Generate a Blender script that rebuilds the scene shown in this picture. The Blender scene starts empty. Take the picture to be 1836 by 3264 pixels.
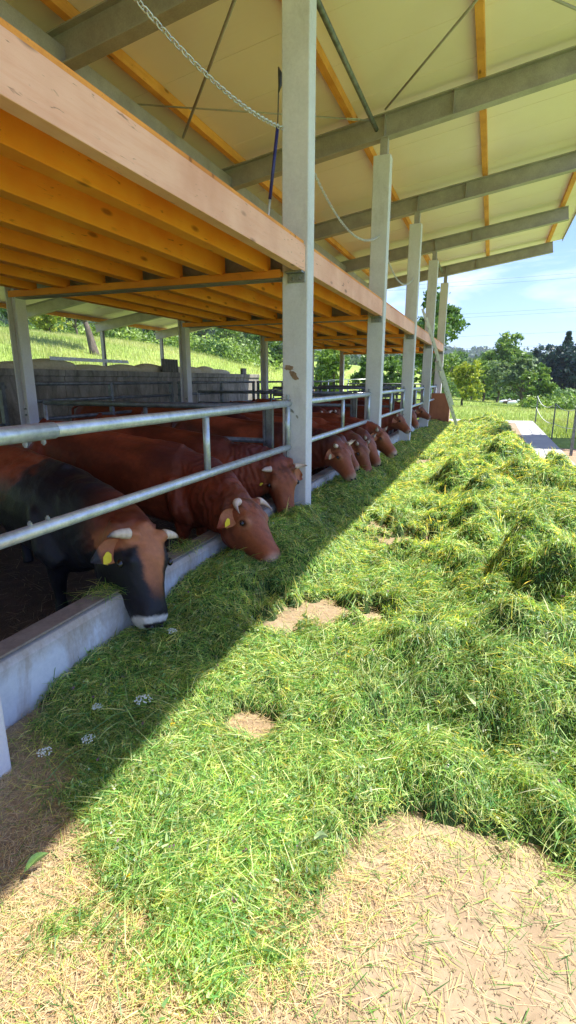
import bpy, math, random
import numpy as np
from mathutils import Vector, Matrix
random.seed(7); RNG = np.random.default_rng(11)
S = bpy.context.scene; C = S.collection
R = math.radians
V = Vector

# ------------------------------------------------------------------ materials
def newmat(name):
    m = bpy.data.materials.new(name); m.use_nodes = True
    nt = m.node_tree; nt.nodes.clear()
    out = nt.nodes.new('ShaderNodeOutputMaterial')
    return m, nt, out
def N(nt, typ, **kw):
    n = nt.nodes.new(typ)
    for k, v in kw.items():
        if k[0] == 'i' and k[1:].isdigit(): n.inputs[int(k[1:])].default_value = v
        elif k in n.inputs: n.inputs[k].default_value = v
        else: setattr(n, k, v)
    return n
def c4(c): return (c[0], c[1], c[2], 1)
def coords(nt, scale=(1, 1, 1), kind='Object'):
    t = N(nt, 'ShaderNodeTexCoord'); mp = N(nt, 'ShaderNodeMapping')
    mp.inputs['Scale'].default_value = scale
    nt.links.new(t.outputs[kind], mp.inputs[0]); return mp.outputs[0]
def noise(nt, vec, scale, detail=5, rough=.6, dist=0):
    n = N(nt, 'ShaderNodeTexNoise'); n.inputs['Scale'].default_value = scale
    n.inputs['Detail'].default_value = detail; n.inputs['Roughness'].default_value = rough
    n.inputs['Distortion'].default_value = dist
    if vec is not None: nt.links.new(vec, n.inputs['Vector'])
    return n.outputs['Fac']
def ramp(nt, fac, stops):
    r = N(nt, 'ShaderNodeValToRGB'); e = r.color_ramp.elements
    while len(e) < len(stops): e.new(.5)
    for el, (p, c) in zip(e, stops): el.position = p; el.color = c4(c) if len(c) == 3 else c
    nt.links.new(fac, r.inputs[0]); return r.outputs[0]
def mix(nt, fac, a, b, mode='MIX'):
    m = N(nt, 'ShaderNodeMix'); m.data_type = 'RGBA'; m.blend_type = mode
    for sock, val in ((m.inputs[0], fac), (m.inputs[6], a), (m.inputs[7], b)):
        if isinstance(val, (int, float)): sock.default_value = val
        elif isinstance(val, tuple): sock.default_value = c4(val)
        else: nt.links.new(val, sock)
    return m.outputs[2]
def bump(nt, h, strength, dist=.01):
    b = N(nt, 'ShaderNodeBump'); b.inputs['Strength'].default_value = strength
    b.inputs['Distance'].default_value = dist; nt.links.new(h, b.inputs['Height']); return b.outputs[0]
def finish(nt, out, col, rough=.6, metal=0, nrm=None, spec=.5):
    p = N(nt, 'ShaderNodeBsdfPrincipled'); p.inputs['Metallic'].default_value = metal
    p.inputs['Specular IOR Level'].default_value = spec
    if isinstance(col, tuple): p.inputs['Base Color'].default_value = c4(col)
    else: nt.links.new(col, p.inputs['Base Color'])
    if isinstance(rough, (int, float)): p.inputs['Roughness'].default_value = rough
    else: nt.links.new(rough, p.inputs['Roughness'])
    if nrm is not None: nt.links.new(nrm, p.inputs['Normal'])
    nt.links.new(p.outputs[0], out.inputs[0]); return p
def simple(name, a, b, scale=6, rough=.6, metal=0, bs=.2, bd=.004, st=(1, 1, 1), lo=.35, hi=.65, spec=.5, fine=60):
    m, nt, out = newmat(name); v = coords(nt, st)
    f = noise(nt, v, scale, 6, .65)
    col = ramp(nt, f, ((lo, a), (hi, b)))
    f2 = noise(nt, v, fine, 3, .6)
    col = mix(nt, .35, col, ramp(nt, f2, ((.3, (.35, .35, .35)), (.7, (.65, .65, .65)))), 'OVERLAY')
    finish(nt, out, col, rough, metal, bump(nt, f2, bs, bd), spec); return m
def wood(name, a, b, dark, axis=1, rough=.65):
    m, nt, out = newmat(name)
    s = [14, 14, 14]; s[axis] = .9
    v = coords(nt, tuple(s)); v2 = coords(nt)
    g = noise(nt, v, 2.2, 8, .7, .4)
    col = ramp(nt, g, ((.3, b), (.55, a), (.75, b)))
    big = noise(nt, v2, 1.3, 4, .6)
    col = mix(nt, ramp(nt, big, ((.40, (0, 0, 0)), (.62, (.75, .75, .75)))), col, dark)
    ck = noise(nt, coords(nt, tuple([5 if i == axis else 30 for i in range(3)])), 1.0, 3, .5, 1.5)
    col = mix(nt, ramp(nt, ck, ((.27, (.8, .8, .8)), (.33, (0, 0, 0)))), col, tuple(k * .5 for k in dark))
    s3 = [6, 6, 6]; s3[axis] = 2.0
    vo = N(nt, 'ShaderNodeTexVoronoi'); nt.links.new(coords(nt, tuple(s3)), vo.inputs['Vector']); vo.inputs['Scale'].default_value = 1
    kn = ramp(nt, vo.outputs['Distance'], ((.07, (.9, .9, .9)), (.15, (0, 0, 0))))
    col = mix(nt, kn, col, tuple(k * .45 for k in dark))
    finish(nt, out, col, rough, 0, bump(nt, g, .35, .003), .3); return m
def attrmat(name, rough=.6, transl=0, tint=(1, 1, 1), bumpscale=0, bs=.3, bd=.004, spec=.4, sheen=0):
    m, nt, out = newmat(name); a = N(nt, 'ShaderNodeAttribute'); a.attribute_name = 'col'
    col = a.outputs['Color']; nr = None
    if bumpscale:
        f = noise(nt, coords(nt), bumpscale, 5, .7); nr = bump(nt, f, bs, bd)
        col = mix(nt, .3, col, ramp(nt, f, ((.3, (.3, .3, .3)), (.7, (.7, .7, .7)))), 'OVERLAY')
    p = finish(nt, out, col, rough, 0, nr, spec)
    if sheen: p.inputs['Sheen Weight'].default_value = sheen; p.inputs['Sheen Roughness'].default_value = .4
    if transl:
        t = N(nt, 'ShaderNodeBsdfTranslucent'); nt.links.new(mix(nt, 1.0, col, tint, 'MULTIPLY'), t.inputs[0])
        ms = N(nt, 'ShaderNodeMixShader'); ms.inputs[0].default_value = transl
        nt.links.new(p.outputs[0], ms.inputs[1]); nt.links.new(t.outputs[0], ms.inputs[2]); nt.links.new(ms.outputs[0], out.inputs[0])
    return m
M = {}
M['steel'] = simple('dull_steel', (.34, .31, .31), (.45, .415, .41), 3, .55, .3, .15, .002)
M['galv'] = simple('galvanised', (.42, .47, .50), (.64, .69, .72), 14, .38, .55, .2, .0015, spec=.6)
M['galv_dark'] = simple('weathered_galvanised', (.10, .11, .12), (.22, .235, .25), 9, .5, .4, .2, .0015)
M['zinc'] = simple('zinc_bolt', (.22, .23, .24), (.34, .35, .37), 30, .45, .7)
M['beam'] = wood('planed_spruce', (.94, .52, .35), (.88, .43, .27), (.74, .33, .20))
M['joist'] = wood('orange_spruce', (1.0, .40, .05), (1.0, .34, .035), (.9, .26, .025))
M['ledger'] = wood('orange_board', (.90, .36, .06), (.78, .27, .04), (.62, .2, .03), 0)
M['purlin'] = wood('roof_timber', (.88, .42, .10), (.74, .32, .06), (.6, .24, .05))
M['ply'] = wood('stained_plywood', (.46, .17, .08), (.38, .13, .06), (.3, .1, .05), 2)
M['conc'] = None
M['bark'] = simple('bark', (.07, .055, .04), (.16, .13, .10), 8, .9, 0, .6, .03, (1, 1, .3))
M['yellow'] = simple('yellow_plastic', (.80, .62, .02), (.86, .70, .04), 20, .45)
M['black'] = simple('black_plastic', (.012, .012, .014), (.03, .03, .03), 20, .4)
M['blue'] = simple('blue_tube', (.015, .018, .13), (.03, .03, .2), 20, .35)
M['alu'] = simple('aluminium', (.55, .57, .58), (.72, .74, .75), 8, .4, .6, .1, .001)
M['eye'] = simple('wet_eye', (.008, .005, .004), (.015, .01, .008), 10, .08, 0, 0)
M['aluw'] = simple('pale_aluminium', (.66, .63, .66), (.74, .71, .74), 8, .5, 0, .1, .001)
M['tape'] = simple('white_tape', (.70, .72, .70), (.82, .84, .82), 20, .6)
M['whitesheet'] = simple('white_sheet', (.72, .76, .80), (.82, .85, .88), 5, .5)
M['tan'] = simple('tan_bag', (.50, .43, .28), (.62, .54, .37), 9, .9, 0, .4, .01)
M['darksheet'] = simple('dark_sheet', (.08, .075, .06), (.14, .13, .11), 5, .7)
def concrete(name, a, b, stain, stainlo=.5, stainhi=.75, top=None):
    m, nt, out = newmat(name); v = coords(nt)
    f = noise(nt, v, 1.6, 8, .7); f2 = noise(nt, v, 45, 4, .7); f3 = noise(nt, coords(nt, (1, 1, .35)), 3.1, 6, .7, .5)
    col = ramp(nt, f, ((.35, a), (.65, b)))
    col = mix(nt, ramp(nt, f3, ((stainlo, (0, 0, 0)), (stainhi, (.85, .85, .85)))), col, stain)
    if top:
        sx_ = N(nt, 'ShaderNodeSeparateXYZ'); nt.links.new(v, sx_.inputs[0]); ad = N(nt, 'ShaderNodeMath', operation='ADD'); nt.links.new(sx_.outputs[2], ad.inputs[0])
        ml = N(nt, 'ShaderNodeMath', operation='MULTIPLY'); nt.links.new(f3, ml.inputs[0]); ml.inputs[1].default_value = .3; nt.links.new(ml.outputs[0], ad.inputs[1])
        col = mix(nt, ramp(nt, ad.outputs[0], ((top, (0, 0, 0)), (top + .12, (.8, .8, .8)))), col, stain)
    col = mix(nt, .4, col, ramp(nt, f2, ((.3, (.35, .35, .35)), (.7, (.65, .65, .65)))), 'OVERLAY')
    finish(nt, out, col, .85, 0, bump(nt, f2, .4, .004), .3); return m
M['floor'] = concrete('feed_floor', (.31, .235, .16), (.40, .31, .215), (.19, .13, .08), .36, .72)
M['pad'] = concrete('pad_concrete', (.36, .36, .36), (.43, .43, .43), (.30, .30, .29), .55, .85)
M['curb'] = concrete('curb_concrete', (.58, .62, .67), (.66, .70, .74), (.38, .32, .26), .5, .68, top=.56)
M['post'] = concrete('post_paint', (.62, .60, .60), (.72, .70, .70), (.46, .43, .39), .52, .85)
M['curbtop'] = concrete('curb_top_concrete', (.25, .21, .17), (.33, .28, .23), (.16, .12, .09), .4, .7)
M['wall'] = concrete('wall_concrete', (.27, .25, .22), (.38, .36, .32), (.11, .10, .085), .40, .66)
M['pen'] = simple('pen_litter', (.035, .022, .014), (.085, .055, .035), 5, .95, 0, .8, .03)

def roofmat():
    m, nt, out = newmat('roof_panel_paint'); v = coords(nt)
    w = N(nt, 'ShaderNodeTexWave'); w.wave_type = 'BANDS'; w.bands_direction = 'Y'; w.inputs['Scale'].default_value = 3.2
    w.inputs['Distortion'].default_value = 0; nt.links.new(v, w.inputs['Vector'])
    f = noise(nt, v, .8, 5, .6)
    col = ramp(nt, f, ((.3, (.86, .73, .72)), (.7, (.92, .80, .79))))
    finish(nt, out, col, .42, 0, bump(nt, w.outputs['Fac'], .12, .004), .5); return m
M['roof'] = roofmat()
M['grass'] = attrmat('cut_grass', .42, .5, (2.9, 1.75, .55), spec=.5)
M['mgrass'] = attrmat('meadow_grass', .5, .35, (1.2, 1.1, .6), spec=.4)
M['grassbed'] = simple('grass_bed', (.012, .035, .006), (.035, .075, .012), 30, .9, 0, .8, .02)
M['straw'] = attrmat('straw', .6, .15, (1, .95, .7))
M['leaf'] = attrmat('leaf', .5, .3, (1.1, 1.1, .5))
M['coat'] = attrmat('coat', .5, 0, bumpscale=38, bs=.5, bd=.008, spec=.28, sheen=0)
M['horn'] = attrmat('horn', .4, 0, bumpscale=60, bs=.2, bd=.002)
M['petal'] = simple('petal', (.66, .70, .62), (.8, .82, .76), 40, .7)
def meadow():
    m, nt, out = newmat('meadow'); v = coords(nt, (1, 1, 1))
    f = noise(nt, v, .12, 6, .65); f2 = noise(nt, v, 2.5, 6, .75)
    col = ramp(nt, f, ((.3, (.18, .27, .05)), (.55, (.27, .36, .08)), (.75, (.40, .42, .15))))
    col = mix(nt, .6, col, ramp(nt, f2, ((.3, (.3, .3, .3)), (.7, (.7, .7, .7)))), 'OVERLAY')
    finish(nt, out, col, .9, 0, bump(nt, f2, .8, .15), .1); return m
M['meadow'] = meadow()
M['dirt'] = simple('bare_dirt', (.30, .19, .12), (.42, .28, .19), 4, .95, 0, .5, .03)
M['farhill'] = simple('wooded_slope', (.035, .075, .02), (.09, .15, .035), .25, .95, 0, .8, .8, fine=2)

# ------------------------------------------------------------------ mesh helpers
class MB:
    def __init__(s): s.v = []; s.f = []; s.mi = []
    def box(s, x0, x1, y0, y1, z0, z1, mi=0, bev=0):
        b = len(s.v)
        s.v += [(x, y, z) for z in (z0, z1) for x, y in ((x0, y0), (x1, y0), (x1, y1), (x0, y1))]
        fs = [(0, 3, 2, 1), (4, 5, 6, 7), (0, 1, 5, 4), (1, 2, 6, 5), (2, 3, 7, 6), (3, 0, 4, 7)]
        s.f += [tuple(b + i for i in f) for f in fs]; s.mi += [mi] * 6; return s
    def bar(s, a, b, w, h, up=(0, 0, 1), mi=0):
        a = V(a); b = V(b); d = (b - a).normalized(); sd = d.cross(V(up))
        if sd.length < 1e-4: sd = d.cross(V((1, 0, 0)))
        sd.normalize(); u = sd.cross(d); n = len(s.v)
        for p in (a, b):
            for i, j in ((-1, -1), (1, -1), (1, 1), (-1, 1)): s.v.append(tuple(p + sd * i * w / 2 + u * j * h / 2))
        s.f += [tuple(n + i for i in f) for f in ((0, 3, 2, 1), (4, 5, 6, 7), (0, 1, 5, 4), (1, 2, 6, 5), (2, 3, 7, 6), (3, 0, 4, 7))]
        s.mi += [mi] * 6; return s
    def tube(s, pts, r, n=10, mi=0, cap=True):
        pts = [V(p) for p in pts]; rs = r if isinstance(r, (list, tuple)) else [r] * len(pts)
        base = len(s.v); prev = None
        for i, p in enumerate(pts):
            d = (pts[min(i + 1, len(pts) - 1)] - pts[max(i - 1, 0)]).normalized()
            if prev is None:
                sd = d.cross(V((0, 0, 1)))
                if sd.length < .05: sd = d.cross(V((1, 0, 0)))
            else: sd = prev - d * prev.dot(d)
            sd.normalize(); prev = sd; u = d.cross(sd)
            for k in range(n):
                a = 2 * math.pi * k / n; s.v.append(tuple(p + (sd * math.cos(a) + u * math.sin(a)) * rs[i]))
        for i in range(len(pts) - 1):
            for k in range(n):
                a = base + i * n + k; b = base + i * n + (k + 1) % n
                s.f.append((a, b, b + n, a + n)); s.mi.append(mi)
        if cap:
            s.f.append(tuple(base + k for k in reversed(range(n)))); s.f.append(tuple(base + (len(pts) - 1) * n + k for k in range(n))); s.mi += [mi, mi]
        return s
    def rings(s, rings, cap=True, mi=0):
        base = len(s.v); n = len(rings[0])
        for r in rings: s.v += [tuple(p) for p in r]
        for i in range(len(rings) - 1):
            for k in range(n):
                a = base + i * n + k; b = base + i * n + (k + 1) % n
                s.f.append((a, b, b + n, a + n)); s.mi.append(mi)
        if cap:
            s.f.append(tuple(base + k for k in reversed(range(n)))); s.f.append(tuple(base + (len(rings) - 1) * n + k for k in range(n))); s.mi += [mi, mi]
        return s
    def build(s, name, mat, parent=None, smooth=False, bevel=0, org=None):
        me = bpy.data.meshes.new(name)
        o0 = V(org) if org is not None else (parent.matrix_basis.translation if parent is not None and parent.get('_o') else V((0, 0, 0)))
        # geometry is given in world space; stored relative to the object's own origin
        vs = [(x - o0.x, y - o0.y, z - o0.z) for x, y, z in s.v]
        me.from_pydata(vs, [], s.f); me.update()
        mats = mat if isinstance(mat, list) else [mat]
        for m in mats: me.materials.append(m)
        if len(mats) > 1: me.polygons.foreach_set('material_index', s.mi)
        if smooth: me.shade_smooth() if hasattr(me, 'shade_smooth') else [setattr(p, 'use_smooth', True) for p in me.polygons]
        o = bpy.data.objects.new(name, me); C.objects.link(o)
        if parent is not None: o.parent = parent
        else: o.location = o0
        if bevel:
            md = o.modifiers.new('bevel', 'BEVEL'); md.width = bevel; md.segments = 2; md.limit_method = 'ANGLE'
        return o
def tag(o, label=None, cat=None, group=None, kind=None):
    if label: o['label'] = label
    if cat: o['category'] = cat
    if group: o['group'] = group
    if kind: o['kind'] = kind
    return o
def empty(name, loc, label=None, cat=None, group=None):
    o = bpy.data.objects.new(name, None); C.objects.link(o); o.location = loc; o.matrix_basis = Matrix.Translation(loc)
    o.empty_display_size = .2; o['_o'] = 1
    return tag(o, label, cat, group)
def copy_tree(o, loc, label=None, rz=0, sc=1):
    c = o.copy(); C.objects.link(c); c.location = loc; c.rotation_euler = (0, 0, rz); c.scale = (sc, sc, sc)
    if label: c['label'] = label
    for ch in list(o.children):
        d = ch.copy(); C.objects.link(d); d.parent = c
        for g in list(ch.children):
            e = g.copy(); C.objects.link(e); e.parent = d
    return c
def rawmesh(name, verts, quads, mats, col=None, mi=None, parent=None, loc=(0, 0, 0), tris=False, smooth=False):
    me = bpy.data.meshes.new(name); k = quads.shape[1]
    me.vertices.add(len(verts)); me.vertices.foreach_set('co', np.ascontiguousarray(verts, dtype=np.float32).ravel())
    me.loops.add(quads.size); me.loops.foreach_set('vertex_index', np.ascontiguousarray(quads, dtype=np.int32).ravel())
    me.polygons.add(len(quads)); me.polygons.foreach_set('loop_start', np.arange(0, quads.size, k, dtype=np.int32))
    if mi is not None: me.polygons.foreach_set('material_index', mi.astype(np.int32))
    if smooth: me.polygons.foreach_set('use_smooth', np.ones(len(quads), dtype=bool))
    for m in mats: me.materials.append(m)
    if col is not None:
        a = me.color_attributes.new('col', 'FLOAT_COLOR', 'POINT')
        cc = np.ones((len(verts), 4), np.float32); cc[:, :3] = col; a.data.foreach_set('color', cc.ravel())
    me.update(calc_edges=True); me.validate()
    o = bpy.data.objects.new(name, me); C.objects.link(o); o.location = loc
    if parent is not None: o.parent = parent
    return o
_lat = np.random.default_rng(5).random((256, 256))
def vnoise(x, y):
    xi = np.floor(x).astype(int); yi = np.floor(y).astype(int); fx = x - xi; fy = y - yi
    fx = fx * fx * (3 - 2 * fx); fy = fy * fy * (3 - 2 * fy)
    g = lambda i, j: _lat[i % 256, j % 256]
    return (g(xi, yi) * (1 - fx) + g(xi + 1, yi) * fx) * (1 - fy) + (g(xi, yi + 1) * (1 - fx) + g(xi + 1, yi + 1) * fx) * fy
def fbm(x, y, o=4):
    t = 0; a = .5; w = 0
    for i in range(o): t = t + a * vnoise(x * 2 ** i + 17 * i, y * 2 ** i + 31 * i); w += a; a *= .5
    return t / w

# ------------------------------------------------------------------ camera, sun, sky
cam = bpy.data.cameras.new('camera'); co = bpy.data.objects.new('camera', cam); C.objects.link(co)
cam.sensor_fit = 'VERTICAL'; cam.sensor_height = 24; cam.lens = 24 * 1306 / 2576
cam.clip_start = .05; cam.clip_end = 4000
co.location = (0, 0, 1.65); co.rotation_euler = (R(90 - 14.26), 0, R(20.86)); S.camera = co
sdir = V((.507, .16, 1)).normalized()
sun = bpy.data.lights.new('sun', 'SUN'); so = bpy.data.objects.new('sun', sun); C.objects.link(so)
sun.energy = 4.7; sun.angle = R(.53); sun.color = (1, .95, .83)
so.rotation_euler = sdir.to_track_quat('Z', 'Y').to_euler(); so.location = (8, 3, 16)
W = bpy.data.worlds.new('World'); S.world = W; W.use_nodes = True
nt = W.node_tree; nt.nodes.clear()
wo = N(nt, 'ShaderNodeOutputWorld'); bg = N(nt, 'ShaderNodeBackground'); sk = N(nt, 'ShaderNodeTexSky')
sk.sky_type = 'NISHITA'; sk.sun_disc = False; sk.sun_elevation = math.asin(sdir.z)
sk.sun_rotation = math.atan2(sdir.x, sdir.y); sk.altitude = 200; sk.air_density = 1.0; sk.dust_density = .6; sk.ozone_density = 1.5
tc = N(nt, 'ShaderNodeTexCoord'); mp = N(nt, 'ShaderNodeMapping'); mp.inputs['Scale'].default_value = (1.2, 1.2, 4.2)
mp.inputs['Rotation'].default_value = (0, R(-9), 0)
nt.links.new(tc.outputs['Generated'], mp.inputs[0])
cf = noise(nt, mp.outputs[0], 2.3, 9, .62, .35)
cm = ramp(nt, cf, ((.50, (0, 0, 0)), (.74, (.95, .95, .95))))
skb = mix(nt, 1.0, sk.outputs[0], (.56, .66, 1.02), 'MULTIPLY')
skc = mix(nt, cm, skb, (5.6, 5.8, 6.2))
nt.links.new(skc, bg.inputs[0]); bg.inputs[1].default_value = .125
nt.links.new(bg.outputs[0], wo.inputs[0])
S.view_settings.view_transform = 'Standard'; S.view_settings.look = 'None'; S.view_settings.exposure = 1.24; S.view_settings.gamma = 1
S.cycles.max_bounces = 8; S.cycles.diffuse_bounces = 5; S.cycles.transparent_max_bounces = 8
S.cycles.sample_clamp_indirect = 6

# ------------------------------------------------------------------ terrain
def gz(x, y):
    x = np.asarray(x, float); y = np.asarray(y, float)
    s = np.clip(-(x + 15), 0, None)
    g = 8.8 * (1 - np.exp(-s / 22))
    g = g + .5 * (fbm(x / 14, y / 14) - .5) * np.clip(s / 12, 0, 1)
    yy = np.clip(y - 25, 0, None)
    g = g - .0014 * np.clip(yy, 0, 70) * np.clip(x + 12, 0, 40)
    g = g + .25 * (fbm(x / 9 + 4, y / 9) - .5) * np.clip(yy / 8, 0, 1)
    return g - .06
def grid(name, xs, ys, fz, mat):
    X, Y = np.meshgrid(xs, ys); Z = fz(X, Y); n, m = X.shape
    v = np.stack([X, Y, Z], -1).reshape(-1, 3); i = np.arange(n * m).reshape(n, m)
    q = np.stack([i[:-1, :-1], i[:-1, 1:], i[1:, 1:], i[1:, :-1]], -1).reshape(-1, 4)
    return rawmesh(name, v, q, [mat], smooth=True)
xs = np.concatenate([np.linspace(-900, -130, 20), np.linspace(-120, 60, 150), np.linspace(80, 900, 18)])
ys = np.concatenate([np.linspace(-300, -25, 8), np.linspace(-20, 140, 130), np.linspace(160, 2500, 24)])
tag(grid('meadow', xs, ys, gz, M['meadow']), kind='structure')
# inner floors: sheets above the meadow sheet
def sheet(name, x0, x1, y0, y1, z, mat, th=.2):
    return tag(MB().box(x0, x1, y0, y1, z - th, z).build(name, mat), kind='structure')
sheet('feed_alley_floor', -2.06, 1.68, -8, 22.6, 0, M['floor'])
sheet('concrete_pad', -2.6, 1.72, 22.6, 24.0, .004, M['pad'])
sheet('side_strip', 1.0, 1.72, 8.5, 22.6, .004, M['pad'], .003)
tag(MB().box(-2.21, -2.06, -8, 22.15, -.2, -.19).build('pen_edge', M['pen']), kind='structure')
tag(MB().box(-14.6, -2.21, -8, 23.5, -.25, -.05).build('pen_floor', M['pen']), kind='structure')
tag(MB().box(1.72, 2.35, 9.5, 14.6, -.2, -.012).build('dirt_verge', M['dirt']), kind='structure')

# far wooded hills
def hillmesh(name, pts, depth, zb, mat):
    # ridge defined by (x, y, z) crest points, thick terrain falling to the viewer's side and behind
    P = np.array(pts, float); t = np.linspace(0, len(P) - 1, 90)
    cr = np.stack([np.interp(t, np.arange(len(P)), P[:, k]) for k in range(3)], 1)
    rows = []
    for k, (d, h) in enumerate(((-1.0, 0), (-.7, .45), (-.4, .8), (-.15, .97), (0, 1), (.3, .8), (1, 0))):
        r = cr.copy(); u = cr[:, :2] / np.linalg.norm(cr[:, :2], axis=1)[:, None]
        r[:, :2] += u * depth * d; r[:, 2] = zb + (cr[:, 2] - zb) * h
        r[:, 2] += (fbm(r[:, 0] / 30 + 9, r[:, 1] / 30) - .5) * (cr[:, 2] - zb) * .16 * (h > 0)
        rows.append(r)
    A = np.array(rows); n, m = A.shape[:2]; i = np.arange(n * m).reshape(n, m)
    q = np.stack([i[:-1, :-1], i[:-1, 1:], i[1:, 1:], i[1:, :-1]], -1).reshape(-1, 4)
    return rawmesh(name, A.reshape(-1, 3), q, [mat], smooth=True)
HILLS = [
 ('wooded_hill', [(-300, 130, 42), (-200, 190, 34), (-120, 230, 24), (-100, 250, 15), (-80, 260, 9), (-40, 270, 9), (0, 280, 10), (40, 280, 8), (90, 260, 7)], 70, -4),
 ('distant_hill', [(-700, 500, 105), (-520, 800, 95), (-330, 900, 62), (-200, 950, 52), (-60, 960, 42), (120, 950, 30)], 250, -10)]
hm = {}
for n_, p_, d_, b_ in HILLS: hm[n_] = tag(hillmesh(n_, p_, d_, b_, M['farhill']), kind='structure')

# ------------------------------------------------------------------ foliage
def leafquads(cen, size, rng, ax=None):
    n = len(cen); a = rng.normal(size=(n, 3)); a /= np.linalg.norm(a, axis=1)[:, None]
    b = rng.normal(size=(n, 3)); b -= a * (a * b).sum(1)[:, None]; b /= np.linalg.norm(b, axis=1)[:, None]
    s = (size * rng.uniform(.6, 1.35, n))[:, None]
    c = np.cross(a, b)
    v = np.stack([cen - a * s, cen + b * s * .55 + c * s * .15, cen + a * s * 1.1 + c * s * .1, cen - b * s * .55 + c * s * .15], 1).reshape(-1, 3)
    return v, np.arange(4 * n).reshape(n, 4)
def crown_points(n, w, h, z0, rng, lobes=9, gap=.3):
    cs = []
    for k in range(lobes):
        a = rng.uniform(0, 6.28); r = w * rng.uniform(.15, .75); zz = z0 + h * rng.uniform(.12, .9)
        r *= math.sin(math.pi * min(.95, max(.15, (zz - z0) / h))) ** .6
        cs.append((r * math.cos(a), r * math.sin(a), zz, w * rng.uniform(.25, .45)))
    cs.append((0, 0, z0 + h * .55, w * .5))
    per = n // len(cs); out = []; sub = []
    for cx, cy, cz, rr in cs:
        k = max(6, int(per / 26)); d = rng.normal(size=(k, 3)); d /= np.linalg.norm(d, axis=1)[:, None]
        tw = np.array([cx, cy, cz]) + d * rr * rng.uniform(.6, 1.08, k)[:, None] * [1, 1, .85]
        idx = rng.integers(0, k, per)
        out.append(tw[idx] + rng.normal(size=(per, 3)) * rr * .15 * [1, 1, .7]); sub.append(tw)
    return np.concatenate(out), cs
def tree(name, kind, loc, h, w, cols, leaf, n, seed, label, trunkh=.28, lean=0, group='trees', cat='tree', tr=None):
    rng = np.random.default_rng(seed); root = empty(name, loc, label, cat, group)
    x, y, z = loc
    if kind == 'conifer':
        t = rng.random(n) ** .75; tier = np.floor(t * 16) / 16 + rng.uniform(0, .025, n)
        r = w * (1 - tier) * (.25 + .75 * rng.random(n)); a = np.floor(rng.random(n) * 11) / 11 * 6.28 + rng.normal(size=n) * .16 + tier * 9
        cen = np.stack([r * np.cos(a), r * np.sin(a), h * (.1 + .9 * tier) - r * .28], 1)
        cs = []
    else:
        cen, cs = crown_points(n, w, h * (1 - trunkh), h * trunkh, rng)
    cen[:, 0] += lean * cen[:, 2]
    v, q = leafquads(cen, leaf, rng)
    c0, c1 = np.array(cols[0]), np.array(cols[1]); f = np.clip(rng.normal(.45, .28, len(cen)), 0, 1)[:, None]
    col = np.repeat(c0 * (1 - f) + c1 * f, 4, 0)
    rawmesh('crown', v, q, [M['leaf']], col, parent=root)
    m = MB(); tr = tr or h * .028
    top = h * (.95 if kind == 'conifer' else .6)
    m.tube([(x + lean * t * top + .12 * math.sin(t * 5 + seed), y, z + t * top - .2) for t in (0, .12, .3, .55, .8, 1)], [tr * 1.35, tr, tr * .85, tr * .6, tr * .4, tr * .15], 8)
    for cx, cy, cz, rr in cs:
        zs = h * trunkh * rng.uniform(.7, 1.3)
        p0 = V((x + lean * zs, y, z + zs)); p2 = V((x + cx + lean * cz, y + cy, z + cz)); p1 = (p0 + p2) / 2 + V((cx * .15, cy * .15, -.1 * h * .2))
        m.tube([p0, p1, p2], [tr * .5, tr * .33, tr * .12], 6)
    m.build('trunk', M['bark'], root, smooth=True)
    return root
def G(x, y): return float(gz(x, y))
def at(xy, y): return (xy * y, y, G(xy * y, y))
LIGHT = ((.08, .17, .03), (.32, .45, .10)); MID = ((.05, .12, .03), (.20, .33, .08)); DARK = ((.018, .05, .03), (.06, .12, .055))
YEL = ((.16, .25, .03), (.52, .54, .08)); GREY = ((.09, .16, .07), (.28, .37, .17)); BLUEG = ((.012, .038, .038), (.035, .085, .08))
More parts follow.
